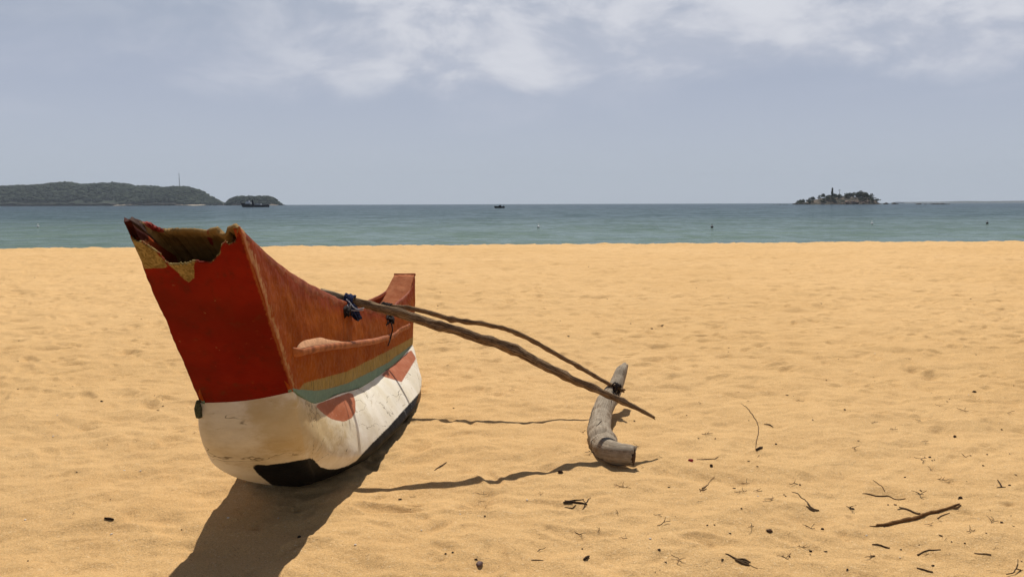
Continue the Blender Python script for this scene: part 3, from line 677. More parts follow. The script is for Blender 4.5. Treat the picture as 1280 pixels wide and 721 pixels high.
bmx = bmesh.new(); bmx.from_mesh(hull_me); bmesh.ops.remove_doubles(bmx, verts=bmx.verts, dist=2e-5); bmesh.ops.recalc_face_normals(bmx, faces=bmx.faces); bmx.to_mesh(hull_me); bmx.free()
hull = link('hull', hull_me, hull_mat(), canoe)

# side planks
NT, NV = 220, 56
yg_t = lambda t: 2.72 + (7.02 - 2.72) * t
yc_t = lambda t: 3.36 + (6.72 - 3.36) * t
def plank_point(t, s, side):
    yg, yc = yg_t(t), yc_t(t); g = np.array([float(xg(yg) - cx(yg)), yg, float(zg(yg))]); c = np.array([float(xc(yc) - cx(yc)), yc, float(zc(yc)) - (heel(yc) if side < 0 else 0)])
    p = g + (c - g) * s; k0 = max(0, 1 - t * 12)
    if k0 > 0:
        e = (TR + (BR - TR) * s) if side > 0 else (TL + (BL - TL) * s); p = p * (1 - k0) + np.array([abs(e[0] - float(cx(e[1]))), e[1], e[2]]) * k0
    bow = 0.012 * math.sin(math.pi * s) * min(1, t * 8); w = p[0] + bow
    return np.array([float(cx(p[1])) + side * w, p[1], p[2]])
pm, rm = plank_mat(), rim_mat()
for side in (1, -1):
    V_ = np.array([[plank_point(t, s, side) for s in np.linspace(0, 1, NV)] for t in np.linspace(0, 1, NT)]).reshape(-1, 3)
    star = np.array([[plank_point(t, s, 1) for s in np.linspace(0, 1, NV)] for t in np.linspace(0, 1, NT)]).reshape(-1, 3)
    pp = proj(star)
    V_[:, 0] += side * (0.005 * pnoise(V_[:, 1] * 4, V_[:, 2] * 6, 12) + 0.0025 * pnoise(V_[:, 1] * 13, V_[:, 2] * 15, 13))
    fs = grid_faces(NT, NV)
    if side > 0: fs = [tuple(reversed(q)) for q in fs]
    me = mesh('side_plank', V_, fs)
    olive = [(372, 487), (380, 479), (393, 475), (434, 464), (484, 439), (520, 419), (522, 425), (484, 453.5), (436, 478.5), (409, 486), (395, 488), (380, 487.5)]
    teal = [(360, 484), (372, 486.5), (395, 488), (409, 486), (436, 478.5), (484, 453.5), (524, 424), (524, 470), (400, 530), (360, 500)]
    attr(me, 'olive', poly_sd(pp, olive)); attr(me, 'teal', poly_sd(pp, teal))
    attr(me, 'tip', poly_sd(proj(V_), [(146, 268), (176, 268), (178, 300), (166, 303), (152, 288)]) if side < 0 else np.full(len(V_), -50.0))
    attr(me, 'drop', np.tile(np.linspace(0, 1, NV), NT)); attr(me, 'bowd', np.repeat(np.linspace(0, 1, NT), NV))
    plank = link('side_plank', me, pm, canoe)
    so = plank.modifiers.new('s', 'SOLIDIFY'); so.thickness = 0.022; so.offset = -1
    # rolled rim along the sheer
    ts = np.linspace(0.02 if side > 0 else 0.07, 1.0, 190); mb = MB()
    pts = [plank_point(t, 0.0, side) + np.array([-side * 0.006, 0, 0.002]) for t in ts]
    hr = np.array([0.011 * (0.15 + 0.85 * min(1, t * 5)) * (1.2 if t < 0.375 else 1.0) * (1 if t < .8 else 1 - .5 * (t - .8) / .2) for t in ts])
    ring = []
    for p, h, t in zip(pts, hr, ts):
        drop_ = 3.6 if t < 0.375 else 2.6
        sh = [(-0.9, 0.5), (-0.35, 1.0), (0.45, 1.0), (1.0, 0.45), (1.0, -drop_), (0.55, -drop_ - .35), (-0.9, -drop_)]
        for a, b in sh:
            k = 1 + 0.22 * float(pnoise(p[1] * 9 + a * 1.5, b * .7 + 5, 5)); ring.append(p + np.array([side * a * h * 0.85 * k, 0, b * h * k]))
    f_ = grid_faces(len(ts), 7, True) + [tuple(range(7)), tuple(range(len(ts) * 7 - 1, len(ts) * 7 - 8, -1))]
    rim = link('gunwale_rim', mesh('gunwale_rim', ring, f_), rm, plank)
    # rubbing strake: a raised ledge half way down
    lp = pp.reshape(NT, NV, 2)
    path = smooth_path([(364, 438), (380, 436), (400, 433), (430, 430), (462, 426), (478, 423), (488, 419), (500, 412), (514, 404.5)], 90)
    sec = []
    for q in path:
        dd = np.linalg.norm(lp - q, axis=2); i, j = np.unravel_index(dd.argmin(), dd.shape); sec.append((i / (NT - 1), j / (NV - 1)))
    sec = np.array(sec); 
    for k in (0, 1):
        sec[:, k] = np.convolve(np.pad(sec[:, k], 6, mode='edge'), np.ones(13) / 13, 'valid')
    ring = []
    for n, (t, s) in enumerate(sec):
        p = plank_point(t, s, side); e = min(1, n / 2.5, ) * (1.0 if n < 66 else max(0.30, 1 - (n - 66) / 10)); k = 1 + 0.10 * float(pnoise(n * 0.22, side, 4))
        for a, b in ((-0.012, 0.016), (0.020 * e * k, 0.009), (0.026 * e * k, 0.004), (0.026 * e * k, -0.016), (0.008 * e, -0.024 * k), (-0.012, -0.030)):
            ring.append(p + np.array([side * a, 0, b]))
    f_ = grid_faces(len(sec), 6, True) + [tuple(range(6)), tuple(range(len(sec) * 6 - 1, len(sec) * 6 - 7, -1))]
    link('rubbing_strake', mesh('rubbing_strake', ring, f_), pm2 if side < 0 else (pm2 := plain('strake_paint', (0.27, 0.065, 0.012), 0.65, 0.15, 0.35, 14, 0.5, (0.38, 0.12, 0.035))), plank)
    if side > 0:
        # drift of blown sand caught on the ledge
        mb = MB(); top_, bot_ = [], []
        for n in range(3, 40):
            t, s = sec[n]; p = plank_point(t, s, 1); a = math.sin(math.pi * (n - 3) / 36) ** 0.6; k = 0.9 + 0.25 * float(pnoise(n * 0.12, 2.2, 8))
            w = max(0.2, 1 - n / 46)
            top_.append(p + np.array([0.002, 0, 0.010 + 0.055 * a * k * w])); bot_.append(p + np.array([0.020 * w + 0.003, 0, 0.011]))
        n = len(top_); V2 = top_ + bot_ + [q + np.array([-0.02, 0, -0.01]) for q in top_]
        link('sand_drift', mesh('sand_drift', V2, [(i, i + 1, n + i + 1, n + i) for i in range(n - 1)] + [(i + 1, i, 2 * n + i, 2 * n + i + 1) for i in range(n - 1)]), plain('drift_sand', (0.42, 0.22, 0.115), 0.95, 0.1, 0.2, 40, 0.5), rim)

# bow panel with its broken top
NU, NW = 170, 170
def panel_point(u, w):
    L = TL + (BL - TL) * w; Rr = TR + (BR - TR) * w; q = L + (Rr - L) * u; q = q + np.array([(0.006 * float(pnoise(w * 7, 3.3, 5)) + 0.003 * float(pnoise(w * 22, 1.3, 6))) * max(0, 1 - u * 3), 0, 0]); bul = -0.018 * math.sin(math.pi * u) * (0.3 + 0.7 * min(w, 1))
    return q + np.array([0, bul - 0.004, 0])
Vp = np.array([[panel_point(u, w) for u in np.linspace(0, 1, NU)] for w in np.linspace(0, 1.025, NW)]).reshape(-1, 3)
pp = proj(Vp)
hole = [(150, 283), (157.5, 287), (165, 299), (172, 302.5), (179, 303.7), (185, 308), (190.5, 311.5), (196, 316), (200, 318), (204, 324), (206, 327), (212, 331.5), (222, 330.5), (233, 330), (243, 327), (254, 328.5), (264, 328), (269, 324), (272, 320),
        (276, 316), (275, 311), (277, 306), (281, 303), (286, 306.5), (290, 304.5), (294, 303), (296.5, 296), (297, 283), (300, 262), (140, 255)]
hd = poly_sd(pp, hole) + 1.1 * pnoise(pp[:, 0] * 0.35, pp[:, 1] * 0.35, 3) + 0.6 * pnoise(pp[:, 0] * 0.9, pp[:, 1] * 0.9, 4)
fs = [q for q in grid_faces(NW, NU) if np.mean(hd[list(q)]) < 0.0]
me = mesh('bow_panel', Vp, fs)
rawp = np.maximum(poly_sd(pp, [(164, 297), (176, 302), (192, 311), (206, 328), (210, 333), (206, 335.5), (192, 335), (181, 336), (173, 320)]), poly_sd(pp, [(208, 329), (243, 327), (242.5, 347), (236, 353.5), (228, 347), (218, 337)]))
rawp = np.maximum(rawp, hd - 0.3 + 1.1 * pnoise(pp[:, 0] * 0.09, pp[:, 1] * 0.09, 9))
attr(me, 'raw', rawp); attr(me, 'corner', np.tile((1 - np.linspace(0, 1, NU)) * 140, NW))
bowp = link('bow_panel', me, panel_mat(), canoe)
bmx = bmesh.new(); bmx.from_mesh(me); bmesh.ops.delete(bmx, geom=[v for v in bmx.verts if not v.link_faces], context='VERTS'); bmx.to_mesh(me); bmx.free()
so = bowp.modifiers.new('s', 'SOLIDIFY'); so.thickness = 0.008; so.offset = -1
bowp['label'] = 'deep red flat bow panel with a jagged hole at its top'
# inner wall of the hollow bow
top_px = [(155.5, 275.5), (161, 274), (168, 274.5), (176, 277), (186, 277.5), (194, 282), (204, 285.5), (223, 285), (245, 285.5), (258, 287), (265, 284.5), (273.5, 283.5), (276, 290), (282, 291), (284, 284.5), (289, 281.5), (296, 279.5), (300, 285)]
tz = pchip([p[0] for p in top_px], [p[1] for p in top_px])
NU2, NW2 = 120, 40; Vi = []
for w in np.linspace(0, 1, NW2):
    for u in np.linspace(0, 1, NU2):
        k = 2 * u - 1; rec = 0.21 * (1 - abs(k) ** 2.6)          # the wall curves back between the two planks
        y0 = 2.735 + rec; q = P(155.5 + 144.0 * u, float(tz(155.5 + 144.0 * u)) + 1.1 * float(pnoise(u * 34, 1.0, 3)) + 0.9 * float(pnoise(u * 85, 2.0, 4)), y0)
        yb = 3.8; xb = float(cx(yb)) + k * (float(xg(yb) - cx(yb)) - 0.03); zb_ = 0.62
        e = w ** 1.0; y_ = y0 + (yb - y0) * (e ** 0.74); z_ = q[2] + (zb_ - q[2]) * (1 - (1 - e) ** 1.25)
        Vi.append((q[0] + (xb - q[0]) * e, y_, z_))
Vi = np.array(Vi); me = mesh('bow_inner_wall', Vi, grid_faces(NW2, NU2)); pq = proj(Vi)
m = Mat('raw_timber', 0.85, 0.2); n1 = m.noise(11, 6, 0.65, stretch=(0.5, 1, 1)); n2 = m.noise(50, 5, 0.65)
c = m.mix(m.ramp(n1, 0.32, 0.7), (0.20, 0.110, 0.028), (0.32, 0.19, 0.058)); c = m.mix(m.ramp(n2, 0.58, 0.74, 0, .7), c, (0.46, 0.32, 0.14))
c = m.mix(m.edge('red', 1.4, 40), c, (0.22, 0.018, 0.008)); c = m.mix(m.edge('dark_left', 2.5, 30, 1.5), c, (0.045, 0.018, 0.010)); m.color(c); m.bump(n1, .5, .02); m.bump(n2, .5, .006)
attr(me, 'red', np.maximum(poly_sd(pq, [(175, 275), (188, 276), (206, 285), (196, 287), (182, 287), (176, 283)]), poly_sd(pq, [(259, 287), (264, 286), (269.5, 303), (265, 304)])))
attr(me, 'dark_left', poly_sd(pq, [(150, 270), (172, 273), (175, 283), (178, 291), (190, 301), (198, 312), (180, 330), (150, 300)]))  # darker patch over the left end of the wall
iw = link('bow_inner_wall', me, m.m, canoe); so = iw.modifiers.new('s', 'SOLIDIFY'); so.thickness = 0.014; so.offset = 1
# wooden plug on the left corner
a, b = P(249.0, 500, 3.35), P(249.5, 521, 3.355); b[1] = 3.355; a[1] = 3.34
v_, f_, _ = tube(smooth_path([a, (a + b) / 2 + [-.004, 0, 0], b], 12), np.r_[np.linspace(.008, .0155, 6), np.linspace(.0155, .0135, 6)], 12, 0.25, 3); link('rope_stub', mesh('rope_stub', v_, f_), plain('tarry_rope', (0.055, 0.058, 0.032), 0.95, .1, .5, 120, .8), bowp)
# stern: inner panel rising between the two plank ends, plus the outer transom
Vi = []
for w in np.linspace(0, 1, 40):
    for u in np.linspace(-1, 1, 30):
        y_ = 5.9 + 1.10 * w; hw = float(xg(y_) - cx(y_)) - 0.004; zt_ = float(zg(7.02)); z_ = 0.53 + (zt_ - 0.53 + 0.004) * w ** 1.9
        Vi.append((float(cx(y_)) + u * hw, y_ + 0.012 * (1 - u * u), z_ + 0.004 * float(pnoise(u * 3, w * 9, 2))))
sm_ = Mat('stern_paint', 0.8, 0.04); n1 = sm_.noise(14, 6, 0.65); n2 = sm_.noise(55, 5, .65)
c = sm_.mix(sm_.ramp(n1, .35, .68), (0.27, 0.075, 0.026), (0.36, 0.125, 0.052)); c = sm_.mix(sm_.ramp(n2, .66, .76, 0, .4), c, (0.46, 0.27, 0.16)); c = sm_.mix(sm_.ramp(sm_.noise(22, 5, .7), .64, .7, 0, .8), c, (0.08, 0.03, 0.02)); sm_.color(c); sm_.bump(n1, .5, .012); sm_.bump(n2, .4, .004)
sp_ = link('stern_panel', mesh('stern_panel', Vi, grid_faces(40, 30)), sm_.m, canoe); so = sp_.modifiers.new('s', 'SOLIDIFY'); so.thickness = 0.016; so.offset = 1
Vi = []
for w in np.linspace(0, 1, 30):
    y_ = 7.02 - 0.30 * w
    for u in np.linspace(-1, 1, 24):
        hw = float(xg(7.02) - cx(7.02)) * (1 - w) + float(xc(6.72) - cx(6.72)) * w - 0.004
        Vi.append((float(cx(y_)) + u * hw, y_ + 0.02 * (1 - u * u) - 0.004, float(zg(7.02)) + (float(zc(6.72)) - 0.02 - float(zg(7.02))) * w))
link('transom', mesh('transom', Vi, [tuple(reversed(q)) for q in grid_faces(30, 24)]), pm2, canoe)
mb = MB(); a = plank_point(1.0, 0, 1); b = plank_point(1.0, 0, -1); mb.tube([a + [0.006, .006, .004], (a + b) / 2 + [0, .014, .003], b + [-.006, .006, .004]], 0.011, 8, wob=.2, seed=2); mb.build('stern_cap', sm_.m, sp_)
# floor inside the hull
Vi = []
for t in np.linspace(0.03, 0.97, 60):
    y_ = float(yc_t(t)); hw = float(wt_(y_)) - 0.03
    for u in np.linspace(-1, 1, 11): Vi.append((float(cx(y_)) + u * hw, y_, float(zc(y_)) - 0.06 - 0.10 * (1 - u * u)))
link('floor', mesh('floor', Vi, grid_faces(60, 11)), plain('inner_wood', (0.16, 0.07, 0.03), .85), canoe)

# wood for booms and float: grain runs with the length
def wood_mat(name, a, b, dark, len_scale=5.0, weathered=False):
    m = Mat(name, 0.9, 0.1); L, A = m.attr('len'), m.attr('ang'); cb = m.n('ShaderNodeCombineXYZ')
    m.put(cb.inputs[0], m.math('MULTIPLY', L, len_scale)); m.put(cb.inputs[1], m.math('MULTIPLY', m.math('SINE', A), 1.0)); m.put(cb.inputs[2], m.math('COSINE', A))
    g = m.noise(6, 6, 0.65, vec=cb.outputs[0], stretch=(0.35, 2.6, 2.6)); g2 = m.noise(3, 4, .6, vec=cb.outputs[0]); g3 = m.noise(9, 5, .7, vec=cb.outputs[0], stretch=(0.25, 3, 3), dist=.6)
    c = m.mix(m.ramp(g, 0.32, 0.68) if weathered else m.ramp(g, 0.42, 0.60), a, b); c = m.mix(m.ramp(g2, 0.50, 0.66, 0, .75), c, dark); g4 = m.noise(38, 4, .65); c = m.mix(m.ramp(g4, .45, .7, 0, .6 if weathered else .3), c, tuple(x * 1.15 for x in (b if weathered else dark)))
    c = m.mix(m.ramp(g3, 0.62 if weathered else 0.58, 0.67 if weathered else .66, 0, .8), c, tuple(x * 0.25 for x in dark))
    if name == 'boom_wood': c = m.mix(m.ramp(m.math('ADD', L, m.math('MULTIPLY', g, .12)), .20, .12, 0, .7), c, (0.56, 0.42, 0.26))
    m.color(c); m.bump(g, 0.35 if weathered else .8, 0.010); m.bump(g3, -0.5, 0.010); m.bump(g2, .4, .01); return m.m
def limb(name, pts, rad, mat, parent, seg=20, n=150, wob=.22, seed=1, jag=.006, knots=()):
    pth = smooth_path(pts, n); rr_ = pchip(np.linspace(0, 1, len(rad)), rad)(np.linspace(0, 1, n))
    for kt, ka in knots: rr_ = rr_ * (1 + ka * np.exp(-((np.linspace(0, 1, n) - kt) / 0.012) ** 2))
    rr_ = rr_ * (1 + (0.07 if 'boom' in name else 0.03) * pnoise(np.linspace(0, 44, n), np.full(n, seed + 1.7), seed))
    pth = pth + np.stack([0 * pth[:, 0], 0.22 * rr_ * pnoise(np.linspace(0, 16, n), np.full(n, seed + .5), seed), 0.22 * rr_ * pnoise(np.linspace(0, 19, n), np.full(n, seed + 3.5), seed)], 1)
    v, f, uv = tube(pth, rr_, seg, wob, seed, jag=jag); me = mesh(name, v, f); uv = np.array(uv); attr(me, 'len', uv[:, 0]); attr(me, 'ang', uv[:, 1]); return link(name, me, mat, parent)
wd = wood_mat('boom_wood', (0.10, 0.055, 0.027), (0.44, 0.30, 0.175), (0.055, 0.030, 0.016))
wd2 = wood_mat('thin_boom_wood', (0.14, 0.078, 0.035), (0.40, 0.25, 0.13), (0.08, 0.045, 0.025))
wg = wood_mat('float_wood', (0.225, 0.178, 0.125), (0.37, 0.31, 0.235), (0.16, 0.105, 0.06), 3.0, True)
thick = [(404, 364.5), (430, 373.5), (455, 379.5), (480, 386), (520, 397.5), (560, 410), (600, 422.5), (632, 433), (665, 449), (700, 466.5), (728, 480), (750, 489), (780, 502), (800, 512), (818, 522)]
tp = [P(px, py, 4.63 - 0.03 * i / 14) for i, (px, py) in enumerate(thick)]
boom1 = limb('boom', tp, [0.018, 0.023, 0.026, 0.026, 0.028, 0.024, 0.021, 0.017, 0.008], wd, canoe, 22, 200, .26, 3, .012, ((.34, .22), (.56, .35), (.72, .25), (.80, .15), (.9, .25)))
boom1['label'] = 'thicker knotty boom whose tip overshoots the float'
thin = [(468, 382.5), (490, 383), (510, 384.5), (530, 389), (552, 395.5), (575, 401), (600, 404), (622, 408.5), (645, 416), (668, 427), (690, 439.5), (710, 450.5), (730, 462), (752, 474.5), (768, 483), (780, 488.5)]
tp2 = [P(px, py, 5.87 - 0.28 * i / 15 - (0.15 * max(0, i - 11) / 4)) for i, (px, py) in enumerate(thin)]
boom2 = limb('boom', tp2, [0.014, 0.0165, 0.0175, 0.016, 0.016, 0.015, 0.014, 0.012], wd2, canoe, 16, 170, .22, 6, .006, ((.30, .35), (.36, .2), (.55, .2), (.8, .25)))
boom2['label'] = 'thinner crooked boom behind the thick one'
def at_z(px, py, z):
    d = ray(px, py); t = (z - CAM_H) / d[2]; return np.array([d[0] * t, d[1] * t, z])
tpA = [at_z(*q) for q in ((781, 457, .262), (777, 464, .245), (769, 483, .170), (758, 503, .105), (751, 522, .066), (749.5, 541, .058), (755, 557, .062), (766, 566.5, .068), (779, 569.5, .068), (792, 571, .066))]
flt = limb('outrigger_float', tpA, [0.024, 0.044, 0.057, 0.065, 0.066, 0.067, 0.074, 0.080, 0.070, 0.050], wg, canoe, 30, 150, .09, 9, .008)
flt['label'] = 'weathered grey banana shaped log, hollow cut near end'
fme = flt.data; fv = np.array([v.co[:] for v in fme.vertices]); SG = 30
crk = MB()
for i0, j0, n, di, dj in ((124, 2, 16, 0.25, 1.0), (112, 6, 20, 1.5, 0.35), (60, 3, 34, 1.0, 0.10), (34, 28, 24, 1.0, -0.12), (92, 27, 18, 1.2, 0.3)):
    pts = []
    for k in range(n):
        i = int(min(148, i0 + di * k)); j = j0 + dj * k + 0.5 * float(pnoise(k * .5, i0, 3)); a, b = int(math.floor(j)) % SG, (int(math.floor(j)) + 1) % SG; fr_ = j - math.floor(j)
        pts.append(fv[i * SG + a] * (1 - fr_) + fv[i * SG + b] * fr_)
    one = MB().tube(smooth_path(pts, 40), [0.0008] * 6 + [0.0026] * 28 + [0.0008] * 6, 5)
    one.build('crack', plain('crack_shadow_wood', (0.045, 0.03, 0.02), 1, 0), flt)
e0, e1 = tpA[-1], tpA[-2]; dv = (e0 - e1) / np.linalg.norm(e0 - e1)
v_, f_, _ = tube([e0 - dv * .006, e0 + dv * .006, e0 + dv * 0.004], [0.036, 0.038, 0.012], 18, .3, 4); link('cut_end', mesh('cut_end', v_, f_), plain('hollow_shade_wood', (0.10, 0.06, 0.035), .95, .1, .5, 40, .8), flt)  # dark disc on the cut end: the hollow's shade put into its colour

# lashings
def wraps(center, axis, r, turns, width, rr_, squash=1.0, seed=0, down=0.0):
    axis = np.array(axis, float); axis /= np.linalg.norm(axis); u = np.cross(axis, [0, 0, 1]); u /= np.linalg.norm(u); w = np.cross(u, axis); rd = np.random.default_rng(seed); pts = []
    for k in range(turns * 14 + 1):
        a = k / 14 * 2 * math.pi; q = r * (1 + rd.uniform(-.10, .16)); lo = down if math.sin(a) < 0 else 0
        pts.append(np.array(center) + axis * ((k / (turns * 14) - .5) * width + rd.uniform(-.005, .005)) + u * math.cos(a) * q + w * math.sin(a) * (q + lo))
    return smooth_path(pts, turns * 28)
rb = plain('blue_rope', (0.018, 0.026, 0.075), 0.9, .15, .6, 60, .6); rk_ = plain('dark_rope', (0.020, 0.013, 0.012), 0.9, .15, .5, 60, .6); rw = plain('pale_cord', (0.42, 0.42, 0.44), 0.85, .15, .3, 90, .4)
ax1 = tp[2] - tp[1]; c1 = P(437, 376.5, 4.61)
mb = MB(); mb.tube(wraps(c1, ax1, .034, 5, .055, .006, seed=1, down=.035), .0062, 7); mb.tube(wraps(c1 + [0, -.01, -.02], ax1 + [0, .05, .1], .040, 3, .035, .006, seed=2, down=.055), .006, 7)
lash = mb.build('lashing', rb, boom1)
mb = MB()
for i in range(7):
    a = P(432 + random.uniform(-2, 6), 384 + random.uniform(-2, 4), 4.5 + random.uniform(-.02, .02)); b = P(430 + random.uniform(-3, 8), 393 + random.uniform(-2, 4), 4.46)
    mb.tube(smooth_path([a, (a + b) / 2 + [random.gauss(0, .012), -.02, 0], b], 10), .0075, 7)
mb.build('knot', rk_, lash)
mb = MB()
for q in (((438, 379), (442, 384), (447, 386.5), (455, 385)), ((434, 381), (437, 387), (445, 388), (454, 387.5)), ((433, 374), (438, 380), (436, 386))):
    mb.tube(smooth_path([P(x, y_, 4.53 - .012 * i) for i, (x, y_) in enumerate(q)], 16), .0032, 6)
mb.build('loose_cord', rw, lash)
ax2 = tp2[3] - tp2[1]; c2 = P(484, 384.5, 5.86)
mb = MB(); mb.tube(wraps(c2, ax2, .028, 5, .07, .006, seed=4, down=.06), .008, 7)
for i in range(8):
    a = P(482 + random.uniform(-1, 9), 395 + random.uniform(-2, 3), 5.78); b = P(481 + random.uniform(-2, 13), 402 + random.uniform(-3, 3), 5.70); mb.tube(smooth_path([a, (a + b) / 2 + [random.gauss(0, .012), -.02, 0], b], 10), .009, 7)
l2 = mb.build('lashing', rk_, boom2)
mb = MB(); mb.tube(smooth_path([P(489, 403, 5.66), P(490.5, 412, 5.63), P(488.5, 421, 5.62), P(485, 432, 5.55)], 24), .0045, 6); mb.tube(smooth_path([P(486, 402, 5.66), P(482, 408, 5.63), P(480, 415, 5.62)], 14), .004, 6); mb.build('loose_cord', rk_, l2)
c3 = P(771, 484, 5.47); ax3 = tp2[-1] - tp2[-3]
mb = MB(); mb.tube(wraps(c3, ax3, .022, 4, .05, .005, seed=6, down=.03), .005, 7)
axl = tpA[2] - tpA[3]; mb.build('lashing', rk_, flt)

# ------------------------------------------------------------------ things washed up on the sand
def snap(pts):
    return pts
def ground_tube(path, rad, seg=7, n=40, wob=.2, seed=0, lift=0.6, flat=1.0):
    pts = np.array([ground(px, py) for px, py in path]); pth = smooth_path(pts, n); rr_ = pchip(np.linspace(0, 1, len(rad)), rad)(np.linspace(0, 1, n)) * (.72 if max(rad) < .0125 else 1)
    pth[:, 2] = sand_h(pth[:, 0], pth[:, 1]) + rr_ * lift + 0.001
    return tube(pth, rr_, seg, wob, seed, flat=flat)
stick_m = wood_mat('stick_wood', (0.20, 0.095, 0.034), (0.38, 0.21, 0.085), (0.09, 0.042, 0.018), 12)
twig_m = plain('twig', (0.12, 0.075, 0.038), .9, .1, .45, 40); pale_twig = plain('dry_stem', (0.26, 0.17, 0.085), .9, .1, .35, 40); dark_m = plain('charred_scrap', (0.045, 0.027, 0.016), .9, .1, .5, 60)
brown_m = plain('husk', (0.07, 0.035, 0.018), .8, .2, .5, 50, .4); red_m = plain('red_fruit', (0.30, 0.018, 0.022), .5, .3, .4, 50); shell_m = plain('shell', (0.66, 0.58, 0.47), .5, .3, .15, 60); stone_m = plain('pebble_stone', (0.13, 0.085, 0.075), .8, .25, .4, 45, .5)
def stick(name, path, rad, mat, label, cat, group=None, branches=(), seed=0, lift=.6, partname='side_shoot'):
    v, f, uv = ground_tube(path, rad, 9, 60, .25, seed, lift); me = mesh(name, v, f); uv = np.array(uv); attr(me, 'len', uv[:, 0]); attr(me, 'ang', uv[:, 1]); o = link(name, me, mat)
    tag(o, label, cat, group)
    for bp, br in branches:
        v, f, uv = ground_tube(bp, br, 6, 20, .2, seed + 1, .8); me = mesh(partname, v, f); uv = np.array(uv); attr(me, 'len', uv[:, 0]); attr(me, 'ang', uv[:, 1]); link(partname, me, mat, o)
    return o
stick('driftwood_stick', [(1096, 657.5), (1108, 657), (1125, 653), (1150, 646.5), (1172, 640), (1190, 636.5), (1199, 636.5)], [.008, .0115, .0120, .0112, .0100, .0075, .0045], stick_m, 'long reddish brown bent stick lying on the sand, largest of the litter', 'stick', None,
      [([(1102, 657), (1094, 658), (1087, 657.5)], [.006, .004, .002]), ([(1190, 637), (1195, 638.5), (1201, 637.5)], [.005, .004, .003])], 2)
stick('curved_stem', [(927, 505), (934, 510), (941, 519), (947, 530), (948, 541), (945, 556), (944.5, 562)], [.0018, .0032, .0036, .0034, .003, .0028, .002], twig_m, 'long thin curved stem standing out on bare sand behind the red fruit', 'twig', None, (), 3)
stick('wood_chip', [(945.5, 562.5), (949, 561), (952.5, 559.5)], [.008, .010, .007], dark_m, 'dark stubby wood chip at the foot of the long curved stem', 'scrap', None, (), 4)
stick('forked_twig', [(1124, 634), (1134, 637), (1142, 640.5), (1150, 643)], [.003, .006, .005, .007], twig_m, 'short forked twig just above the long brown stick', 'twig', None, [([(1134, 637), (1128, 636), (1122, 637)], [.004, .003, .002])], 5)
stick('thin_twig', [(1078, 617), (1092, 619.5), (1108, 620), (1120, 621.5), (1132, 623)], [.002, .0045, .0045, .003, .002], twig_m, 'thin wavy twig lying farthest up the sand from the long brown stick', 'twig', None, (), 6)
stick('arched_stem', [(990, 615), (998, 617.5), (1005, 624), (1012, 633), (1018, 637), (1024, 638.5)], [.002, .003, .003, .003, .006, .004], twig_m, 'arched dry stem with a dark leafy root end', 'twig', None, [([(1008, 633), (1014, 637), (1022, 639)], [.004, .006, .003]), ([(1011, 636), (1017, 639), (1020, 638)], [.003, .004, .002])], 7)
stick('twig_bundle', [(704, 628.5), (715, 628), (727, 629), (734, 630.5)], [.004, .007, .006, .003], dark_m, 'flat bundle of broken dark twigs in front of the log', 'twigs', None,
      [([(706, 626), (718, 625.5), (730, 624)], [.003, .004, .002]), ([(729, 636), (732, 629), (738, 622)], [.002, .003, .002]), ([(705, 631.5), (712, 632), (716, 630)], [.004, .005, .003]), ([(706, 634), (714, 635.5), (720, 634)], [.002, .003, .002]), ([(728, 624), (733, 630), (728, 637)], [.002, .002, .0015])], 8)
stick('leafy_twig', [(907, 692), (917, 697), (926, 701.5), (936, 704)], [.002, .004, .006, .004], twig_m, 'leafy twig with curled dead leaves near the bottom edge', 'twig', None, [([(919, 700), (929, 705), (937, 707)], [.005, .007, .003]), ([(920, 699), (930, 699.5), (938, 703)], [.003, .005, .003]), ([(934, 704), (941, 708), (947, 710.5)], [.002, .0015, .001])], 9)
stick('knotted_twig', [(1147, 694), (1154, 690), (1160, 688), (1168, 687.5), (1176, 687)], [.005, .0035, .0035, .003, .002], twig_m, 'knotted bent twig below the long brown stick', 'twig', None, (), 10)
stick('leaf_litter', [(1090, 680.5), (1098, 681), (1106, 684), (1112, 685)], [.003, .005, .005, .003], twig_m, 'ragged dark strip of leaf litter below the stick\'s thick end', 'scrap', None, (), 11, .5)
stick('leaf_litter', [(1146, 710), (1154, 712), (1160, 714), (1166, 715)], [.003, .005, .005, .003], twig_m, 'ragged dark strip of leaf litter at the bottom edge', 'scrap', None, (), 12, .5)
stick('straw', [(1218, 691.5), (1228, 692.5), (1239, 693.5)], [.003, .004, .0035], pale_twig, 'straight pale straw lying right of the knotted twig', 'straw', None, (), 13)
stick('straw', [(664, 699.8), (672, 700), (679, 700.4)], [.002, .003, .002], pale_twig, 'short pale straw right of the brown pebble', 'straw', None, (), 14)
stick('wood_chip', [(730, 700), (733, 697.8), (736, 696)], [.006, .008, .006], dark_m, 'dark tilted wood chip in the middle of the near sand', 'scrap', None, (), 15)
stick('wood_chip', [(543, 588), (550, 583.5), (558, 578)], [.002, .0055, .003], twig_m, 'slim brown splinter beside the shadow of the thick boom', 'scrap', None, (), 16)
stick('wood_chip', [(131, 648), (136, 649), (142, 650.5)], [.006, .008, .006], dark_m, 'dark scrap alone on the sand left of the canoe shadow', 'scrap', None, (), 17)
stick('y_twig', [(1247, 600), (1249.5, 604), (1252, 609)], [.003, .005, .005], dark_m, 'upright Y-shaped twig near the right edge', 'twig', None, [([(1246, 609.5), (1252, 609), (1257, 609)], [.002, .003, .002])], 18)
stick('thin_twig', [(878, 611), (883, 607), (888, 601), (893, 596)], [.006, .003, .0025, .0015], pale_twig, 'thin pale twig leaning from a clump below the dark seed', 'twig', None, [([(874, 611.5), (879, 613), (883, 611)], [.003, .004, .003])], 19)
stick('thin_twig', [(1172, 648), (1179, 644), (1187, 641)], [.003, .003, .002], twig_m, 'short straight twig close under the long stick\'s right end', 'twig', None, (), 20)
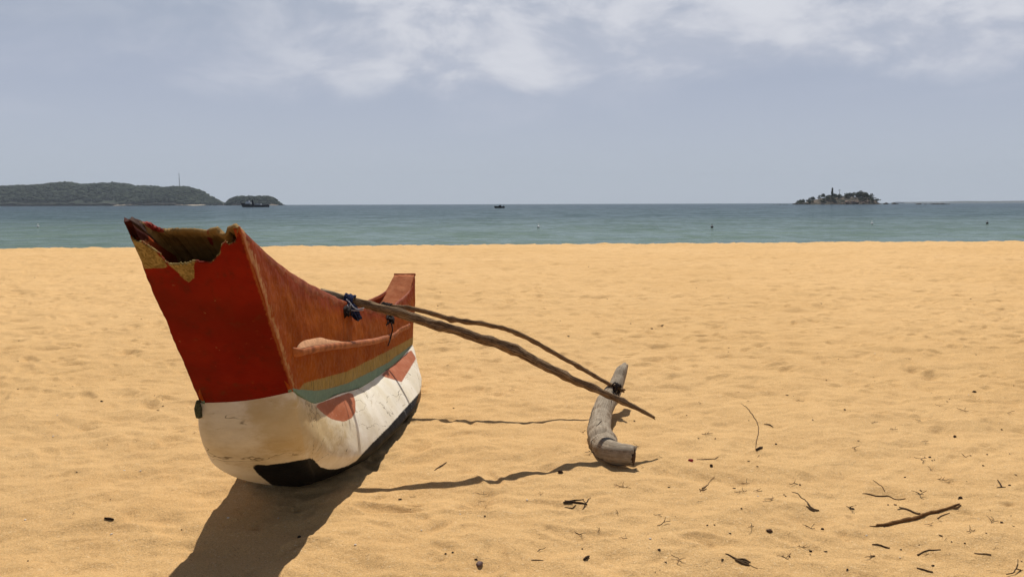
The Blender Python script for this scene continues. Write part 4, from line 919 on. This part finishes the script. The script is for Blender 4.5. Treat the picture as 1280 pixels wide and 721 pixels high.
stick('thin_twig', [(1091, 600), (1098, 605), (1106, 612)], [.0015, .002, .0025], twig_m, 'fine slanting twig above the wavy twig', 'twig', None, (), 21)
stick('thin_twig', [(871, 574.5), (882, 574), (893, 573.5), (898, 571)], [.002, .003, .003, .002], pale_twig, 'fine straight stem pointing at the red fruit', 'twig', None, (), 22)
stick('wood_chip', [(955, 530.5), (961, 531), (966.5, 532.5)], [.003, .006, .003], twig_m, 'slim brown chip right of the curved stem', 'scrap', None, (), 23)
def lump(name, px, py, size, mat, label, cat, group=None, seed=0, noise=.25, rz=0.0):
    size = tuple(q * .64 for q in size); V_, F_ = ico(3, np.array(size), noise, 1.6, seed); p = ground(px, py); o = link(name, mesh(name, V_, F_), mat); o.location = (p[0], p[1], p[2] + size[2] * .55); o.rotation_euler = (random.uniform(-.3, .3), random.uniform(-.3, .3), rz)
    return tag(o, label, cat, group)
lump('pebble', 599.5, 706, (.020, .030, .015), stone_m, 'grey brown oval pebble by the bottom edge right of the canoe shadow', 'pebble', None, 3, .16, -.35)
lump('red_fruit', 863.5, 576, (.022, .015, .012), red_m, 'small squashed red fruit on the sand right of the log', 'fruit', None, 5)
lump('dark_seed', 889, 583, (.013, .014, .015), dark_m, 'round dark seed just right of the red fruit', 'seed', None, 7)
lump('dark_seed', 961.5, 664, (.020, .014, .011), brown_m, 'oval brown nut lying left of the leafy twigs', 'seed', None, 8)
lump('dark_seed', 1028, 661.5, (.009, .014, .009), dark_m, 'narrow black seed right of the brown nut', 'seed', None, 9)
lump('dark_seed', 374, 672, (.012, .017, .010), dark_m, 'dark seed inside the canoe shadow', 'seed', None, 10)
lump('dark_seed', 700.5, 590.5, (.022, .016, .012), dark_m, 'dark nut lying on the shadow of the thick boom', 'seed', None, 11)
lump('dark_seed', 1218, 490, (.022, .016, .012), dark_m, 'black scrap farthest back on the right sand', 'seed', None, 12)
lump('dark_seed', 1193.5, 546, (.012, .018, .012), dark_m, 'black upright scrap amid dry litter on the right', 'seed', None, 13)
lump('dark_seed', 1200.5, 622.5, (.014, .012, .010), dark_m, 'dark seed resting in a hollow above the long stick', 'seed', None, 14)
lump('dark_seed', 127, 502, (.016, .012, .010), dark_m, 'dark speck alone on the sand left of the bow', 'seed', None, 15)
# smaller litter, three kinds, copied
proto = {}
V_, F_ = ico(2, (.013, .008, .005), .45, 1.7, 4); proto['scrap'] = [mesh('scrap', V_, F_)]
V_, F_ = ico(2, (.009, .010, .006), .4, 1.9, 9); proto['scrap'].append(mesh('scrap', V_, F_))
proto['twig'] = []
for sd in range(4):
    rd = np.random.default_rng(sd + 30); q = [np.array([-.035 + .0175 * i, rd.uniform(-.007, .007), rd.uniform(0.0, .008)]) for i in range(5)]
    mb = MB(); mb.tube(smooth_path(q, 14), 0.0016, 5); mb.tube(smooth_path([q[2], q[2] + [.012, .010, .006], q[2] + [.022, .022, .010]], 8), [.0018] * 4 + [.001] * 4, 5)
    if sd % 2: mb.tube(smooth_path([q[1], q[1] + [.006, -.014, .008], q[1] + [.004, -.026, .016]], 8), .0013, 5)
    proto['twig'].append(mesh('twig', mb.v, mb.f))
V_, F_ = ico(2, (.006, .005, .003), .3, 1.7, 2); proto['shell'] = [mesh('shell', V_, F_)]
for k, mt in (('scrap', dark_m), ('shell', shell_m)):
    for m_e in proto[k]: m_e.materials.append(mt)
for i, m_e in enumerate(proto['twig']): m_e.materials.append((twig_m, pale_twig, dark_m, twig_m)[i])
info = {'scrap': ('small dark scrap of bark lying on the sand', 'scrap', 'small dark scraps on the sand'), 'twig': ('small dry twig fragment lying on the sand', 'twig', 'small twig fragments on the sand'), 'shell': ('tiny pale shell fragment on the sand', 'shell', 'tiny shell fragments on the sand')}
nm = {'scrap': 'bark_scrap', 'twig': 'twig_fragment', 'shell': 'shell_fragment'}
def litter(kind, px, py, s=1.0, rz=None):
    p = ground(px, py); ms = proto[kind]; me = ms[random.randrange(len(ms))]; o = bpy.data.objects.new(nm[kind], me); col.objects.link(o)
    o.location = (p[0], p[1], p[2] + 0.002); o.rotation_euler = (random.uniform(-.25, .25), random.uniform(-.25, .25), random.uniform(0, 6.28) if rz is None else rz); o.scale = (s * random.uniform(.8, 1.25), s * random.uniform(.8, 1.25), s)
    return tag(o, *info[kind])
known = [('twig', 602, 618, 1.2), ('twig', 607, 634, .7), ('twig', 676, 618, 1.0), ('scrap', 606, 645, .9), ('twig', 775, 608, 1.8), ('twig', 782, 610, 1.2), ('scrap', 836, 609, 1.0), ('twig', 772, 641, 1.0), ('scrap', 693, 640, 1.3), ('twig', 724, 669, 1.6), ('twig', 748, 663, 1.0), ('twig', 822, 645, 1.2), ('twig', 830, 655, 1.6),
 ('twig', 780, 673, 1.2), ('scrap', 824, 687, 1.0), ('twig', 848, 700, 1.8), ('twig', 676, 688, 1.4), ('scrap', 728, 686, .8), ('scrap', 557, 692, .9), ('scrap', 566, 690.5, .9), ('scrap', 595, 699, 1.0), ('scrap', 918, 610.5, 1.1), ('twig', 926, 615, 1.5), ('twig', 930, 604, 1.6), ('twig', 992, 606, 1.7), ('scrap', 1000, 606, .8), ('scrap', 956, 567, .8),
 ('twig', 948, 571, 1.2), ('scrap', 970, 555, 1.3), ('scrap', 984, 494, 1.2), ('twig', 1000, 502, 1.5), ('scrap', 1033, 475, 1.0), ('scrap', 1016, 525, .9), ('scrap', 935, 501, .7), ('scrap', 936, 525.5, .9), ('twig', 884, 543, 1.8), ('scrap', 873, 548, 1.0), ('twig', 948, 614, 1.6), ('twig', 965, 625, 1.8), ('scrap', 997, 672, 1.2), ('twig', 1012, 660, 1.9), ('twig', 1003, 684, 1.3), ('scrap', 1013, 689, 1.5),
 ('twig', 940, 659, 1.6), ('scrap', 884, 656.5, .8), ('scrap', 893, 656, .8), ('scrap', 903, 699.5, 1.1), ('twig', 982, 697.5, 1.6), ('scrap', 987, 695.5, .9), ('twig', 1062, 636, 1.8), ('scrap', 1065, 636, 1.3), ('scrap', 1131, 596.5, 1.0), ('twig', 1150, 575, 1.6), ('scrap', 1162, 571.5, 1.3), ('scrap', 1168, 575, .8), ('twig', 1155, 578, 1.6), ('twig', 1163, 587, 1.4), ('twig', 1150, 618, 2.0), ('scrap', 1151, 613.5, 1.1), ('scrap', 1262, 606.5, 1.1), ('twig', 1178, 600, 1.8), ('scrap', 1229, 582, 1.2),
 ('twig', 1206, 571, 1.5), ('scrap', 1119, 631, 1.0), ('scrap', 1110, 631, .8), ('twig', 1164, 657, 1.4), ('scrap', 1176, 669.5, 1.0), ('twig', 1213, 664, 1.6), ('twig', 1240, 652, 1.8), ('scrap', 1252, 653, 1.1), ('scrap', 1206, 679, .8), ('scrap', 1149, 681.5, .9), ('scrap', 1126, 687, .9), ('twig', 1089, 697, 1.7), ('scrap', 1091, 695, 1.1), ('scrap', 1166, 707, 1.0), ('twig', 1271, 715, 2.6), ('scrap', 1059, 712, .9),
 ('twig', 1203, 513, 1.8), ('twig', 1173, 508, 1.5), ('scrap', 1184, 502, .9), ('scrap', 1056, 512, 1.3), ('twig', 1092, 529, 1.4), ('twig', 1117, 537, 1.5), ('twig', 1156, 552, 1.4), ('twig', 1068, 561, 1.8), ('scrap', 1252, 537, 1.3), ('twig', 1262, 516, 1.5), ('scrap', 1224, 499, .8), ('scrap', 1267, 482, .9), ('scrap', 1155, 442, .9), ('scrap', 1220, 443.5, 1.1), ('scrap', 1048, 449, .9), ('twig', 1135, 449, 1.5),
 ('scrap', 96, 590, .8), ('scrap', 138, 624, .6), ('twig', 92, 643, .7), ('scrap', 35, 701, .7), ('scrap', 134, 556, .7), ('scrap', 227, 662, .6), ('twig', 243, 541, .7), ('scrap', 600, 437, .9), ('twig', 560, 457, 1.2), ('scrap', 567, 510, .9), ('twig', 640, 488, 1.4), ('twig', 516, 621, .8), ('scrap', 500, 624, 1.2), ('scrap', 513, 637, .6), ('twig', 729, 541, 1.5), ('twig', 737, 566, 1.6), ('scrap', 793, 526, 1.2), ('twig', 796, 558, 1.4)]
for k, px, py, s in known: litter(k, px, py, s * .55)
rq = np.random.default_rng(77)
for i in range(70):
    px = 1290 - 560 * rq.random() ** 1.25; py = 440 + 280 * rq.random() ** 0.8
    if 720 < px < 800 and py < 600: continue
    litter(str(rq.choice(['scrap', 'twig', 'twig', 'scrap'])), px, py, rq.uniform(.18, .5))
for i in range(36): litter('scrap', rq.uniform(540, 1280), rq.uniform(325, 440), rq.uniform(.5, 1.3))
for i in range(22): litter('scrap', rq.uniform(0, 230), rq.uniform(330, 520), rq.uniform(.3, .8))
for i in range(34): litter('shell', rq.uniform(0, 1280), rq.uniform(440, 720), rq.uniform(.5, .95))

# ------------------------------------------------------------------ sea haze
hb = MB(); hb.box((0, 4600, 148.0), (40000, 9600, 320)); hm = bpy.data.materials.new('haze'); hm.use_nodes = True; ht = hm.node_tree
for n in list(ht.nodes):
    if n.type != 'OUTPUT_MATERIAL': ht.nodes.remove(n)
pv = ht.nodes.new('ShaderNodeVolumePrincipled'); pv.inputs['Color'].default_value = (0.76, 0.86, 1.0, 1); pv.inputs['Density'].default_value = 0.00006; pv.inputs['Anisotropy'].default_value = 0.0
ht.links.new(pv.outputs[0], [n for n in ht.nodes if n.type == 'OUTPUT_MATERIAL'][0].inputs['Volume'])
tag(hb.build('haze', hm, None, False), kind='stuff')
